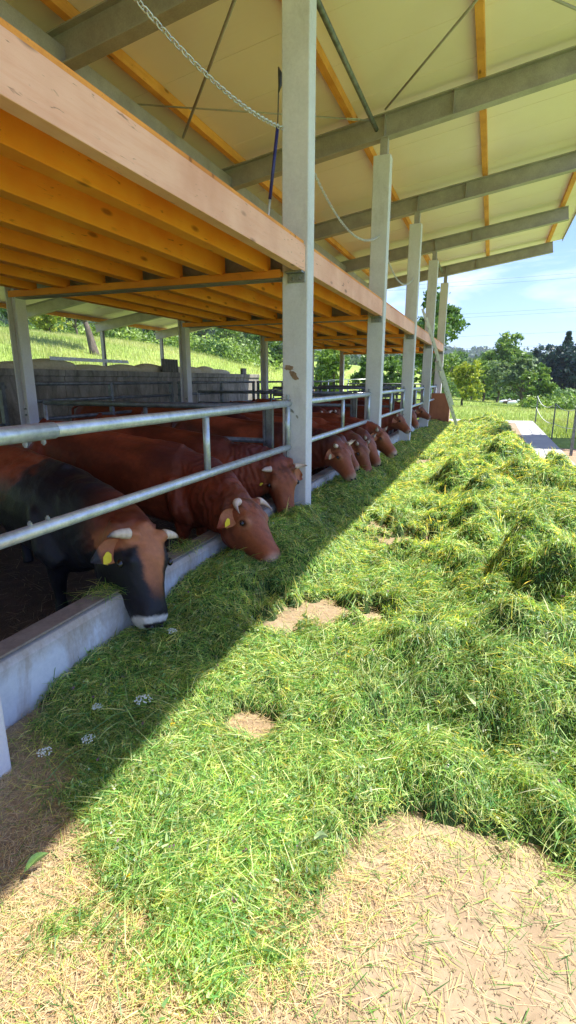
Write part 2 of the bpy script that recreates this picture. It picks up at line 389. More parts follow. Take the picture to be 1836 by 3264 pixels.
# (kind, x/y direction, y, h, w, colours, leaf, n, label)
TR = [
 ('b', -.108, 38, 7.6, 2.9, MID, .15, 7000, 'tall open crowned tree behind the farthest barn post', .34, .05),
 ('b', -.045, 44, 3.4, 1.9, YEL, .13, 3500, 'bright yellow green bushy tree right of the ladder', .2, 0),
 ('b', -.095, 50, 4.2, 2.6, LIGHT, .16, 3000, 'light green tree half hidden behind the ladder foot', .2, 0),
 ('b', .030, 78, 8.6, 3.5, LIGHT, .24, 6000, 'large light green tree in the middle of the meadow edge', .12, 0),
 ('b', .052, 66, 5.2, 2.5, MID, .2, 3500, 'mid green rounded tree right of the large light one', .12, 0),
 ('c', .111, 95, 11.5, 3.6, DARK, .3, 5000, 'tallest dark spruce at the right edge of the frame', 0, 0),
 ('c', .073, 110, 7.6, 2.2, BLUEG, .3, 2200, 'small dark spruce standing between the large tree and the tallest spruce', 0, 0),
 ('b', .104, 92, 8.2, 5.0, BLUEG, .28, 6000, 'dense blue green tree below the tallest spruce', .02, 0),
 ('b', .142, 90, 9.0, 5.2, BLUEG, .28, 6000, 'dense blue green tree at the right edge of the frame', .02, 0),
 ('b', .012, 60, 4.0, 2.4, GREY, .16, 2600, 'grey green orchard tree with a clear dark trunk, left of the resting animals', .3, 0),
 ('b', -.012, 62, 4.2, 2.3, LIGHT, .16, 2600, 'light green orchard tree second from the yellow bushy tree', .28, 0),
 ('b', -.033, 64, 3.9, 2.3, GREY, .16, 2600, 'grey green orchard tree nearest the yellow bushy tree', .3, 0),
 ('b', .050, 52, 4.0, 1.9, GREY, .16, 3600, 'wide grey green orchard tree right of the resting animals', .25, 0),
 ('b', .074, 50, 3.6, 1.4, LIGHT, .17, 3200, 'light green bush tree beside the fence corner', .1, 0),
 ('b', -.06, 90, 6.2, 4.5, MID, .25, 3500, 'dark mid green tree behind the yellow bushy tree', .05, 0),
 ('b', .0, 105, 6.0, 5.0, MID, .26, 3500, 'broad mid green tree at the far end of the meadow', .05, 0),
 ('b', -.29, 40, 3.7, 2.5, LIGHT, .15, 4200, 'leafy tree seen between the first and second barn posts', .16, 0),
 ('b', -.205, 42, 4.0, 2.3, MID, .15, 4000, 'leafy tree seen between the second and third barn posts', .14, 0),
 ('b', -.165, 48, 4.4, 2.2, MID, .16, 3200, 'leafy tree seen between the third and fourth barn posts', .14, 0),
 ('b', -.40, 62, 4.2, 2.6, LIGHT, .17, 3000, 'leafy tree just left of the nearest full post', .12, 0),
]
for i, (k, d, y, h, w, cl, lf, n, lb, th, ln) in enumerate(TR):
    tree('conifer_tree' if k == 'c' else 'leafy_tree', 'conifer' if k == 'c' else 'b', at(d, y), h, w, cl, lf, n, 40 + i, lb, th, ln, 'trees beyond the meadow')
# left hill crest orchard
LH = [(-1.20, 42, 4.6, 2.8, LIGHT, 'light green tree at the left edge on the hill crest'), (-1.08, 45, 4.6, 2.8, MID, 'mid green tree on the hill crest behind the steel column'),
      (-.98, 46, 3.4, 2.6, YEL, 'yellow green bush on the hill crest'), (-.90, 50, 4.4, 2.8, MID, 'mid green tree left of the leaning trunk'),
      (-.77, 55, 4.2, 2.6, YEL, 'yellow green tree right of the leaning trunk'), (-.70, 60, 5.0, 3.2, DARK, 'dark green tree between the two rear eave posts'),
      (-.63, 62, 4.6, 2.9, MID, 'mid green tree behind the second rear eave post'), (-.57, 68, 5.2, 3.2, GREY, 'grey green orchard tree right of the rear eave posts'),
      (-.52, 74, 5.2, 3.2, LIGHT, 'light green orchard tree on the slope'), (-.47, 80, 5.0, 3.2, GREY, 'grey green orchard tree lowest on the slope'),
      (-.435, 72, 4.2, 2.7, MID, 'mid green tree at the foot of the slope')]
for i, (d, y, h, w, cl, lb) in enumerate(LH):
    tree('orchard_tree', 'b', at(d, y), h, w, cl, .17, 3200, 80 + i, lb, .18, 0, 'orchard trees on the hill')
tree('leaning_tree', 'b', at(-.846, 30), 6.2, 3.4, MID, .15, 5200, 99, 'old tree with a thick leaning trunk on the left hillside', .42, -.38, tr=.3)
# shade tree out to the right, whose shadow lies on the strip of concrete
tree('walnut_tree', 'b', (7.1, 17.6, G(7.1, 17.6)), 12.6, 2.9, MID, .24, 16000, 120, 'walnut tree right of the feed alley, its shadow on the concrete strip', .5, 0)
# woods and hedges (uncountable)
def woods(name, pts, leaf, per, rad, cols, label, seed):
    rng = np.random.default_rng(seed); cen = []; cc = []
    for p in pts:
        r = rad * rng.uniform(.6, 1.25); d = rng.normal(size=(per, 3)); d /= np.linalg.norm(d, axis=1)[:, None]
        d[:, 2] = np.abs(d[:, 2]) * rng.uniform(.8, 1.4)
        cen.append(np.array(p) + d * r * rng.uniform(.7, 1.1, per)[:, None]); k = rng.random()
        b = np.array(cols[0]) * (1 - k) + np.array(cols[1]) * k
        cc.append(np.clip(b * rng.uniform(.6, 1.4, (per, 1)), 0, 1))
    v, q = leafquads(np.concatenate(cen), leaf, rng)
    return tag(rawmesh(name, v, q, [M['leaf']], np.repeat(np.concatenate(cc), 4, 0)), label, 'woods', None, 'stuff')
rr = np.random.default_rng(3)
def ridgepts(nm, n, lo, hi, rows=((-1, 0), (-.7, .45), (-.4, .8), (-.15, .97), (0, 1))):
    me = hm[nm].data; nv = len(me.vertices); co_ = np.zeros(nv * 3); me.vertices.foreach_get('co', co_); A = co_.reshape(7, -1, 3)
    out = []
    for _ in range(n):
        j = rr.uniform(lo, hi) * 88; i = int(j); t = rr.uniform(0, 4); k = min(3, int(t)); ft = t - k; fj = j - i
        p = (A[k, i] * (1 - ft) + A[k + 1, i] * ft) * (1 - fj) + (A[k, i + 1] * (1 - ft) + A[k + 1, i + 1] * ft) * fj
        out.append(p)
    return out
woods('hillside_forest', ridgepts('wooded_hill', 900, .1, 1), 1.0, 90, 3.4, (MID[0], (.12, .2, .05)), 'mixed forest covering the slope behind the meadow', 6)
woods('distant_forest', ridgepts('distant_hill', 700, .1, 1), 3.2, 50, 11, ((.04, .10, .04), (.10, .18, .06)), 'bluish forest on the far hill', 7)
hp = [at(d, y) for d, y in zip(rr.uniform(.06, .2, 60), rr.uniform(44, 56, 60))]
woods('hedge', hp, .13, 150, .75, LIGHT, 'low sunlit hedge at the right edge of the meadow', 8)
hp = [at(d, y + 8) for d, y in zip(rr.uniform(-.12, .16, 130), rr.uniform(66, 80, 130))]
woods('undergrowth', hp, .22, 130, 1.6, MID, 'mid green undergrowth below the trees at the meadow edge', 9)
hp = [at(d, y) for d, y in zip(rr.uniform(-1.3, -.42, 170), rr.uniform(52, 66, 170))]
woods('thicket', hp, .2, 130, 1.5, (MID[0], LIGHT[1]), 'green thicket along the crest of the left hill', 10)

# meadow grass blades
def blades(root, ln, wd, yaw, pitch, curl, cols, rng, seg=3, roll=None):
    n = len(root); P = root.copy(); rows = []
    sd = np.stack([-np.sin(yaw), np.cos(yaw), np.zeros(n)], 1)
    if roll is not None: sd = sd * np.cos(roll)[:, None] + np.array([0, 0, 1.0]) * np.sin(roll)[:, None]
    for k in range(seg + 1):
        w = wd * (1.0, .9, .62, .08)[k] if seg == 3 else wd * (1.0, .75, .08)[k]
        rows.append(P - sd * w[:, None] / 2); rows.append(P + sd * w[:, None] / 2)
        pp = pitch + curl * k
        d = np.stack([np.cos(yaw) * np.cos(pp), np.sin(yaw) * np.cos(pp), np.sin(pp)], 1)
        P = P + d * (ln / seg)[:, None]
    v = np.stack(rows, 1).reshape(-1, 3); m = 2 * (seg + 1)
    b = np.arange(n)[:, None] * m
    q = np.concatenate([np.stack([b[:, 0] + 2 * k, b[:, 0] + 2 * k + 1, b[:, 0] + 2 * k + 3, b[:, 0] + 2 * k + 2], 1)[:, None] for k in range(seg)], 1).reshape(-1, 4)
    return v, q, np.repeat(cols, m, 0)
rng = np.random.default_rng(21)
n = 90000
y = 24 + 62 * rng.random(n) ** 1.4; d = rng.uniform(-1.35, .2, n); x = d * y
k = ~((x > -14.8) & (y < 23.8)) & ~((x > -2.7) & (x < 2.8) & (y < 24.1)); x = x[k]; y = y[k]
x2 = rng.uniform(1.75, 4, 9000); y2 = rng.uniform(8, 25, 9000); kk = (x2 > 2.65) | (y2 > 17.6) | (y2 < 9.4); x = np.concatenate([x, x2[kk]]); y = np.concatenate([y, y2[kk]])
x3 = rng.uniform(-26, -15, 9000); y3 = rng.uniform(9, 24, 9000); x = np.concatenate([x, x3]); y = np.concatenate([y, y3])
n = len(x); z = gz(x, y); f = fbm(x / 7, y / 7)
left = np.clip((-x - 12) / 8, 0, 1)
ln = (.10 + .12 * rng.random(n)) + left * (.12 + .3 * f * rng.random(n)); wd = .010 + y * .00055
t = np.clip(f * 1.3 - .2 + rng.normal(size=n) * .18, 0, 1)[:, None]
cols = np.array([.24, .36, .08]) * (1 - t) + np.array([.55, .54, .24]) * t
v, q, c = blades(np.stack([x, y, z - .02], 1), ln, wd, rng.uniform(0, 6.28, n), rng.uniform(.9, 1.5, n), rng.normal(size=n) * .25, cols, rng, 2)
tag(rawmesh('meadow_grass', v, q, [M['mgrass']], c), 'tall sunlit meadow grass beyond the barn', 'grass', None, 'stuff')

# ------------------------------------------------------------------ barn
B = empty('cattle_barn', (-6, 9, -.2), 'open cattle barn with pale posts, orange timber loft and a wide sloping roof', 'barn')
PY = [1.27, 5.4, 9.4, 13.4, 17.4, 21.4]
rz = lambda x: 5.38 + .15 * (x + 1.84)        # underside of the rafters
pl = ['pale post at the left edge of the feed curb', 'nearest full height pale post with chipped brown patches', None, None, None, 'farthest pale post, sunlit']
for i, py in enumerate([-2.6] + PY):
    m = MB().box(-2.085, -1.81, py - .1, py + .1, -.05, 5.12)
    # thin corner welt on the outer face
    o = m.build('post', M['post'], B, bevel=.012)
    if i and pl[i - 1]: o['label'] = pl[i - 1]
    MB().box(-1.99, -1.87, py - .06, py + .06, 5.12, rz(-1.93) - .003).build('post_head', M['steel'], o, org=(-6, 9, -.2))
def fixparent(): pass
# chipped patches on the nearest full post
def blob(cx, cz, rx, rz_, y, seed, name, mt, par, ang=0):
    rng = random.Random(seed); m = MB(); n = 18; v0 = []
    for k in range(n):
        a = 6.283 * k / n; r = 1 + rng.uniform(-.25, .2); px = rx * r * math.cos(a); pz = rz_ * r * math.sin(a)
        v0.append((cx + px * math.cos(ang) - pz * math.sin(ang), cz + px * math.sin(ang) + pz * math.cos(ang)))
    m.rings([[(p[0], y, p[1]) for p in v0], [(p[0], y - .004, p[1]) for p in v0]])
    return m.build(name, mt, par, org=(-6, 9, -.2))
p1 = [o for o in B.children if o.get('label', '').startswith('nearest')][0]
M['chip'] = simple('chip', (.22, .13, .07), (.36, .23, .14), 20, .9, 0, .5, .003); M['scrape'] = simple('scrape', (.2, .2, .17), (.34, .33, .29), 25, .8)
blob(-2.01, 1.775, .05, .028, 5.3, 1, 'chipped_patch', M['chip'], p1, -.1); blob(-1.955, 1.70, .06, .03, 5.3, 2, 'chipped_patch', M['chip'], p1, -.7)
blob(-1.99, 1.34, .05, .015, 5.3, 3, 'scraped_patch', M['scrape'], p1, -.6); blob(-1.915, 1.27, .02, .012, 5.3, 4, 'scraped_patch', M['scrape'], p1, -.8)
# rafters: I sections along x
def ibeam(m, a, b, h, w, tf=.016, tw=.012):
    a = V(a); b = V(b)
    for off, ww, hh in ((-h / 2 + tf / 2, w, tf), (h / 2 - tf / 2, w, tf), (0, tw, h - 2 * tf - .001)):
        d = (b - a).normalized(); sd = d.cross(V((0, 0, 1))).normalized(); u = sd.cross(d)
        m.bar(a + u * off, b + u * off, ww, hh)
    return m
for py in [-2.6] + PY:
    a = (-14.7, py, rz(-14.7) + .17); b = (1.55, py, rz(1.55) + .17)
    m = ibeam(MB(), a, b, .34, .17)
    for sx in (-1.93, -.9): m.box(sx - .004, sx + .004, py - .08, py + .08, rz(sx) + .02, rz(sx) + .32)
    m.build('rafter', M['steel'], B)
for px in (1.38, -.53, -2.45, -4.5, -6.5, -8.5, -10.5, -12.5, -14.45):
    z0 = rz(px) + .343
    MB().box(px - .05, px + .05, -8, 21.95, z0, z0 + .13).build('purlin', M['purlin'], B)
MB().bar((-4.72, -8, rz(-4.72) + .10), (-4.72, 21.3, rz(-4.72) + .10), .14, .2).build('steel_purlin', M['steel'], B)
m = MB(); x0, x1 = -14.9, 1.85
zt = lambda x: rz(x) + .478
m.rings([[(x0, -8, zt(x0)), (x1, -8, zt(x1)), (x1, -8, zt(x1) + .1), (x0, -8, zt(x0) + .1)], [(x0, 22.0, zt(x0)), (x1, 22.0, zt(x1)), (x1, 22.0, zt(x1) + .1), (x0, 22.0, zt(x0) + .1)]])
m.build('roof_panel', M['roof'], B)
m = MB(); 
for k in range(0, 30):   # panel joints as fine raised seams
    yy = -7 + k; m.bar((x0 + .01, yy, zt(x0) - .003), (x1 - .01, yy, zt(x1) - .003), .012, .004)
m.build('panel_seam', M['roof'], B)
MB().bar((1.862, -8, zt(x1) + .02), (1.862, 22.0, zt(x1) + .02), .02, .17).build('eave_trim', M['steel'], B)
# wind bracing rods, strut
for a, b, r in (((-2.1, 9.17, 5.56), (-4.68, 6.7, 5.16), .011), ((-2.5, 5.5, 5.46), (-4.6, 7.7, 5.14), .02), ((-1.85, 8.95, 5.58), (-.1, 6.8, 5.84), .016), ((.1, 7.6, 5.86), (1.4, 9.3, 6.05), .016)):
    MB().tube([a, b], r, 8).build('brace_rod', M['steel'], B, smooth=True)
for yy in ((5.5, 9.3), (17.5, 21.3)): MB().tube([(-2.05, yy[0], rz(-2.05) + .13), (-2.05, yy[1], rz(-2.05) + .13)], .035, 10).build('strut_pipe', M['galv_dark'], B, smooth=True)
# turnbuckle
tb = MB(); a = V((-2.42, 8.87, 5.51)); b = V((-2.27, 9.01, 5.533)); d = (b - a).normalized(); s_ = d.cross(V((0, 0, 1))).normalized() * .022
tb.tube([a - s_, b - s_], .008, 6).tube([a + s_, b + s_], .008, 6).tube([a - s_, a + s_], .012, 6).tube([b - s_, b + s_], .012, 6)
tb.build('turnbuckle', M['alu'], B, smooth=True)
# loft: edge beams, joists, cross beams
DX0 = -5.9
bays = [(-6.5, -2.7)] + [(-2.5, 1.17), (1.37, 5.3), (5.5, 9.3), (9.5, 13.3), (13.5, 17.3), (17.5, 21.3)]
for a, b in bays:
    o = MB().box(-1.93, -1.835, a + .003, b - .003, 2.70, 2.94).build('edge_beam', M['beam'], B, bevel=.004)
    MB().box(-1.93, -1.85, a + .01, b - .01, 2.943, 2.975).build('edge_board', M['ledger'], B)
    nj = 7
    for k in range(nj):
        x = -2.26 - .515 * k
        MB().box(x - .06, x + .06, a + .02, b - .02, 2.705, 2.94).build('joist', M['joist'], B, bevel=.003)
    br = MB().box(-2.02, -1.84, b - .10, b - .004, 2.682, 2.697).box(-2.02, -1.84, b - .012, b - .003, 2.60, 2.697)
    for sx in (-1.97, -1.89): br.tube([(sx, b - .03, 2.64), (sx, b - .012, 2.64)], .012, 6)
    br.build('beam_bracket', M['zinc'], B)
MB().box(DX0 + .02, -1.94, -6.5, 21.3, 2.943, 2.975).build('deck_board', M['joist'], B)
for py in [-2.6] + PY:
    m = MB(); ibeam(m, (-5.75, py, 2.79), (-2.07, py, 2.79), .28, .14); m.build('cross_beam', M['steel'], B)
    for s in (-1, 1):
        MB().box(-5.7, -2.07, py + s * .02, py + s * .175, 2.671, 2.703).build('ledger_board', M['ledger'], B) if s > 0 else MB().box(-5.7, -2.07, py - .175, py - .075, 2.665, 2.703).build('ledger_board', M['ledger'], B)
    # face board seen above the flange
    MB().box(-5.7, -2.07, py - .19, py - .177, 2.645, 2.72).build('face_board', M['ledger'], B)
# steel columns of the second row and the eave posts behind
for py in [-2.6] + PY:
    m = MB()
    m.box(-5.87, -5.855, py - .08, py + .08, -.06, 2.94).box(-5.725, -5.71, py - .08, py + .08, -.06, 2.94).box(-5.854, -5.726, py - .006, py + .006, -.06, 2.94)
    o = m.build('steel_column', M['post'], B)
    ct = rz(-5.79)
    MB().box(-5.84, -5.74, py - .05, py + .05, 2.98, ct).build('column_top', M['steel'], B)
    for zz in (1.2, 1.28, .6, .68):
        MB().tube([(-5.75, py - .105, zz), (-5.75, py - .08, zz)], .014, 6).build('bolt', M['zinc'], o, org=(-6, 9, -.2))
    m = MB().box(-14.46, -14.34, py - .06, py - .05, -.1, rz(-14.4)).box(-14.46, -14.34, py + .05, py + .06, -.1, rz(-14.4)).box(-14.405, -14.395, py - .05, py + .05, -.1, rz(-14.4))
    m.build('eave_post', M['steel'], B)

# ------------------------------------------------------------------ curb
cu = empty('feed_curb', (-2.1, 9, -.2), 'long pale concrete curb between the pen and the feed alley', 'curb')
prev = -6.4
for i, py in enumerate([-2.6] + PY):
    a = prev; b = py - .104 if py < 21 else 20.68
    m = MB()
    m.rings([[(x, yy, z) for x, z in ((-2.08, -.2), (-2.065, .30), (-2.08, .335), (-2.2, .36), (-2.24, .35), (-2.26, -.2))] for yy in (a, b)])
    o = m.build('curb_block', M['curb'], cu, bevel=.006)
    MB().box(-2.215, -2.085, a + .01, b - .01, .352, .366).build('curb_top', M['curbtop'], cu, bevel=.003)
    for hz, hy in ((.24, a + .12), (.08, a + .12)):
        MB().tube([(-2.075, hy, hz), (-2.0655 + (0 if hz < .1 else 0), hy, hz)], .018, 12).build('anchor_hole', M['black'], cu)
    prev = py + .104

# ------------------------------------------------------------------ feed barriers
def barrier(y0, y1, label, sleeve):
    cyy = (y0 + y1) / 2; X = -2.0
    b = empty('feed_barrier', (X, cyy, .94), label, 'barrier', 'galvanised barriers above the curb')
    MB().tube([(X, y0, 1.41), (X, y1, 1.41)], .036, 14).build('top_rail', M['galv'], b, smooth=True)
    MB().tube([(X, y0, .945), (X, y1, .945)], .033, 14).build('bottom_rail', M['galv'], b, smooth=True)
    for yy, r in ((y1 - .035, .03), (y0 + 2.0 if not sleeve else 3.5, .026), (y0 + .04, .03)):
        MB().tube([(X, yy, .975), (X, yy, 1.375)], r, 12).build('upright', M['galv'], b, smooth=True)
    MB().tube([(X, y1 - .04, 1.44), (X, y1 - .04, 1.50)], .018, 8).box(X - .03, X + .03, y1 - .07, y1 - .01, 1.44, 1.452).build('hinge_bolt', M['zinc'], b)
    MB().tube([(X, y1 - .04, .82), (X, y1 - .04, .915)], .015, 8).build('hinge_pin', M['zinc'], b)
    if sleeve:
        MB().tube([(X, 1.38, 1.41), (X, 2.0, 1.41)], .041, 14).build('sleeve', M['galv'], b, smooth=True)
        for yy in (1.82, 1.93):
            MB().tube([(X, yy, 1.352), (X, yy, 1.37)], .012, 6).tube([(X, yy, 1.345), (X, yy, 1.352)], .006, 6).build('bolt', M['zinc'], b)
            MB().tube([(X, yy - .03, .975), (X, yy - .03, .992)], .012, 6).tube([(X, yy - .03, .992), (X, yy - .03, 1.0)], .006, 6).build('bolt', M['zinc'], b)
    return b
BL = ['nearest galvanised barrier with bolted pipe sleeve above the two front bulls', 'galvanised barrier right behind the chipped post', 'galvanised barrier between the second and third full height posts',
      'galvanised barrier between the third and fourth full height posts', 'farthest galvanised barrier, before the sunlit post']
for i, (a, b) in enumerate(bays[2:]): barrier(a, b - .03, BL[i], i == 0)

# inner divider gates (along x) and pen fence behind the columns
def divider(y, x0, x1, zs, label, ups=3):
    g = empty('divider_gate', ((x0 + x1) / 2, y, .3), label, 'gate', 'pipe gates inside the barn')
    for z, r in zs: MB().tube([(x0, y, z), (x1, y, z)], r, 10).build('rail', M['galv_dark'], g, smooth=True)
    for k in range(ups):
        x = x0 + (x1 - x0) * k / (ups - 1); MB().tube([(x, y, zs[-1][0]), (x, y, zs[0][0])], .024, 8).build('upright', M['galv' if k == 0 else 'galv_dark'], g, smooth=True)
    MB().box(x1 + .03, x1 + .1, y - .03, y + .03, .1, zs[0][0] + .05).build('latch_post', M['galv_dark'], g)
    return g
divider(5.45, -5.55, -2.36, ((1.36, .035), (.98, .03), (.6, .03)), 'pipe gate across the pen from the nearest steel column to the chipped post')
divider(9.45, -5.55, -2.36, ((1.42, .03), (1.2, .03), (.95, .03), (.6, .03)), 'pipe gate across the pen at the second full height post')
divider(13.45, -5.55, -2.36, ((1.45, .035), (1.25, .03), (1.0, .03), (.6, .03)), 'pipe gate across the pen at the third full height post')
divider(17.45, -5.55, -2.36, ((1.45, .03), (1.2, .03), (.9, .03), (.6, .03)), 'pipe gate across the pen at the fourth full height post')
divider(21.45, -5.55, -2.36, ((1.5, .03), (1.2, .03), (.9, .03), (.6, .03)), 'pipe gate across the far end of the pen')
FL = ['nearest length of dark pipe fence behind the steel columns', 'second length of dark pipe fence behind the steel columns', 'third length of dark pipe fence behind the steel columns', 'fourth length of dark pipe fence behind the steel columns', 'farthest length of dark pipe fence behind the steel columns']
for i, (a, b) in enumerate(bays[2:]):
    f = empty('pipe_fence', (-6.05, (a + b) / 2, -.1), FL[i], 'fence', 'pipe fences behind the columns')
    for z in ((1.56, 1.06, .6) if i == 0 else (1.6, 1.36, 1.1, .8)):
        MB().tube([(-6.05, a, z), (-6.05, b, z)], .028, 8).build('rail', M['galv_dark'], f, smooth=True)
    for k in range(3):
        yy = a + .06 + (b - a - .12) * k / 2; MB().box(-6.08, -6.02, yy - .03, yy + .03, -.1, 1.62).build('fence_post', M['galv_dark'], f)
# outdoor gates beyond the barn end
for (x, y, w, z1, tilt, lb, mt) in ((-7.2, 28, 2.2, 1.75, .12, 'light metal hurdle leaning in the grass behind the barn', 'alu'), (-9.6, 25.5, 2.6, 1.25, 0, 'low rusty hurdle in the grass behind the barn', 'chip')):
    g = empty('hurdle', (x, y, G(x, y)), lb, 'hurdle', 'hurdles behind the barn')
    for z in np.linspace(.35, z1, 5): MB().tube([(x - w / 2, y, G(x, y) + z), (x + w / 2, y, G(x, y) + z + tilt * .4)], .018, 6).build('rail', M[mt], g, smooth=True)
    for s in (-1, 0, 1): MB().tube([(x + s * w / 2 + tilt * s, y, G(x, y)), (x + s * w / 2, y, G(x, y) + z1 + tilt * .2 * (s + 1))], .02, 6).build('upright', M[mt], g, smooth=True)

# ------------------------------------------------------------------ silage wall
w = empty('concrete_wall', (-10.1, 14, -.1), 'grey stained concrete panel wall behind the pens', 'wall')
for k in range(9):
    a = 4.6 + k * 2.0
    m = MB().rings([[(x, yy, z) for x, z in ((-10.2, -.1), (-10.0, -.1), (-10.04, 1.74), (-10.0, 1.75), (-10.0, 1.9), (-10.2, 1.9))] for yy in (a, a + 1.985)])
    m.build('wall_panel', M['wall'], w, bevel=.01)
sm = empty('silage_clamp', (-11.5, 14, -.1), 'row of tan bags weighing down the cover behind the concrete wall', 'silage clamp')
rg = random.Random(4)
MB().rings([[(x, yy, z) for x, z in ((-13.4, -.1), (-10.22, -.1), (-10.3, 1.86), (-13.2, 1.9))] for yy in (4.6, 22.3)]).build('cover', M['darksheet'], sm)
yy = 7.5
while yy < 21:
    Lh = rg.uniform(.7, 1.0); H = rg.uniform(.14, .24); m = MB(); rings = []
    for t in np.linspace(-1, 1, 11):
        k = math.sqrt(max(0.002, 1 - t * t)); rings.append([(-10.75 + .3 * k * math.cos(a) + rg.uniform(-.01, .01), yy + t * Lh, 1.9 + H * .25 + H * k * math.sin(a)) for a in np.linspace(0, 6.283, 13)[:-1]])
    m.rings(rings).build('weight_bag', M['tan'], sm, smooth=True); yy += Lh * 1.5
m = MB(); pts = []
for k in range(41): pts.append((-10.55 - k * .03, 1.0 if k % 4 in (1, 2) else 0))
wp = [(10.6 + k * .08, 1.0 if k % 4 in (1, 2) else 0) for k in range(40)]
m.rings([[(-10.45 - dx + .025 * h, yy, zz) for yy, h in wp] + [(-10.455 - dx + .025 * h - .004, yy, zz) for yy, h in reversed(wp)] for dx, zz in ((0, 2.14), (.02, 2.23))]); tag(m.build('corrugated_sheet', M['whitesheet'], None, org=(-11, 12.6, 2.14)), 'white corrugated sheet lying on top of the silage clamp', 'roof sheet')
m = MB(); ring = []
for k in range(25): ring.append((15.3 + k * .04, .03 if k % 4 in (1, 2) else 0))
m.rings([[(-10.3 - h - z * .04, yy, 1.88 + z) for yy, h in ring] + [(-10.32 - h - z * .04, yy, 1.88 + z) for yy, h in reversed(ring)] for z in (0, .46)])
tag(m.build('upright_sheet', M['darksheet'], None, org=(-10.4, 15.8, 1.88)), 'dark corrugated offcut standing upright on the wall', 'roof sheet')
tag(MB().box(-10.3, -10.2, 21.2, 21.6, 1.9, 2.15).build('wall_stub', M['darksheet'], None, org=(-10.25, 21.4, 1.9)), 'small dark block standing on the far end of the wall', 'block')

# ------------------------------------------------------------------ ladder, box, fence, wires, chains
L = empty('ladder', (-.93, 18.4, 0), 'aluminium extension ladder leaning against the loft edge by the far post', 'ladder')
a = V((-.93, 18.4, .05)); b = V((-1.80, 14.2, 3.25)); d = (b - a).normalized()
hz = d.cross(V((0, 0, 1))).normalized(); nn = hz.cross(d).normalized(); vw = V((-.08, 1, .05)).normalized(); vw = (vw - d * vw.dot(d)).normalized(); sp = (vw + hz * .14).normalized(); nb_ = sp.cross(d).normalized()
LL = (b - a).length
for s in (-.19, .19):
    MB().bar(a + sp * s, a + d * LL * .62 + sp * s, .03, .065, up=nb_).build('side_rail', M['aluw'], L)
    MB().bar(a + d * LL * .3 + sp * s * .86 + nb_ * .068, b + sp * s * .86 + nb_ * .068, .03, .06, up=nb_).build('side_rail', M['aluw'], L)
for k in range(int(LL * .6 / .27)):
    p = a + d * (.2 + .27 * k); MB().tube([p - sp * .21, p + sp * .21], .013, 8).build('rung', M['darksheet'], L)
for k in range(int(LL * .68 / .27)):
    p = a + d * (LL * .3 + .12 + .27 * k) + nb_ * .068; MB().tube([p - sp * .172, p + sp * .172], .013, 8).build('rung', M['darksheet'], L)
bx = empty('plywood_box', (-1.81, 20.95, 0), 'reddish plywood box at the far end of the feed alley', 'box')
MB().box(-2.22, -1.41, 20.70, 20.72, .0, 1.16).build('front_panel', M['ply'], bx)
MB().box(-1.43, -1.41, 20.723, 21.17, 0, 1.16).build('side_panel', M['beam'], bx)  # alley side in pale timber: sunlight on the plywood put into its colour
MB().box(-2.22, -2.2, 20.723, 21.17, 0, 1.16).build('side_panel', M['ply'], bx)
MB().box(-2.2, -1.43, 21.15, 21.17, 0, 1.16).build('back_panel', M['ply'], bx)
FP = [((1.76, 23.18), 1.06, .045, 'far corner post of the tape fence beside the concrete strip'), ((1.78, 17.05), 1.0, .035, 'thin middle post of the tape fence'), ((1.81, 13.2), 1.06, .06, 'thick near post of the tape fence at the right edge'), ((2.36, 18.8), .7, .03, 'short loose stake standing in the grass behind the tape fence')]
fence = empty('tape_fence', (1.8, 17, 0), 'low fence of metal posts and sagging white tapes beside the concrete strip', 'fence')
for (p, h, w_, lb) in FP[:3]:
    tag(MB().box(p[0] - w_ / 2, p[0] + w_ / 2, p[1] - w_ / 2, p[1] + w_ / 2, -.1, h).build('fence_post', M['galv_dark'], fence, bevel=.004), lb)
(p, h, w_, lb) = FP[3]
tag(MB().box(p[0] - w_ / 2, p[0] + w_ / 2, p[1] - w_ / 2, p[1] + w_ / 2, -.25, h).build('stake', M['galv_dark'], None, org=(p[0], p[1], 0)), lb, 'stake')
def sag(a, b, s, n=14): 
    a = V(a); b = V(b); return [a.lerp(b, t) - V((0, 0, s * 4 * t * (1 - t))) for t in [k / n for k in range(n + 1)]]
for a, b, s, r in (((1.74, 23.18, 1.03), (1.76, 17.05, .97), .22, .010), ((1.74, 23.18, .6), (1.76, 17.05, .42), .15, .009), ((1.8, 17.05, .42), (1.8, 13.2, .6), .04, .007), ((1.8, 17.05, .97), (1.8, 13.2, 1.03), .1, .007)):
    MB().tube(sag(a, b, s), r, 6).build('sagging_tape', M['tape'], fence, smooth=True)
for i, (e0, lb) in enumerate(((.175, 'topmost thin power line in the sky'), (.168, 'power line just below the topmost one'), (.121, 'upper power line of the middle pair'), (.115, 'lower power line of the middle pair'), (.083, 'power line above the tree tops'), (.062, 'lowest power line, just above the tree tops'))):
    yy = 150; m = MB(); m.tube(sag((-90, yy, 1.65 + e0 * yy - 1.2), (90, yy + 10, 1.65 + e0 * yy + 2.6), 1.6, 24), .022, 5)
    tag(m.build('power_line', M['black'], None, org=(0, yy, 1.65 + e0 * yy)), lb, 'power line', 'power lines')
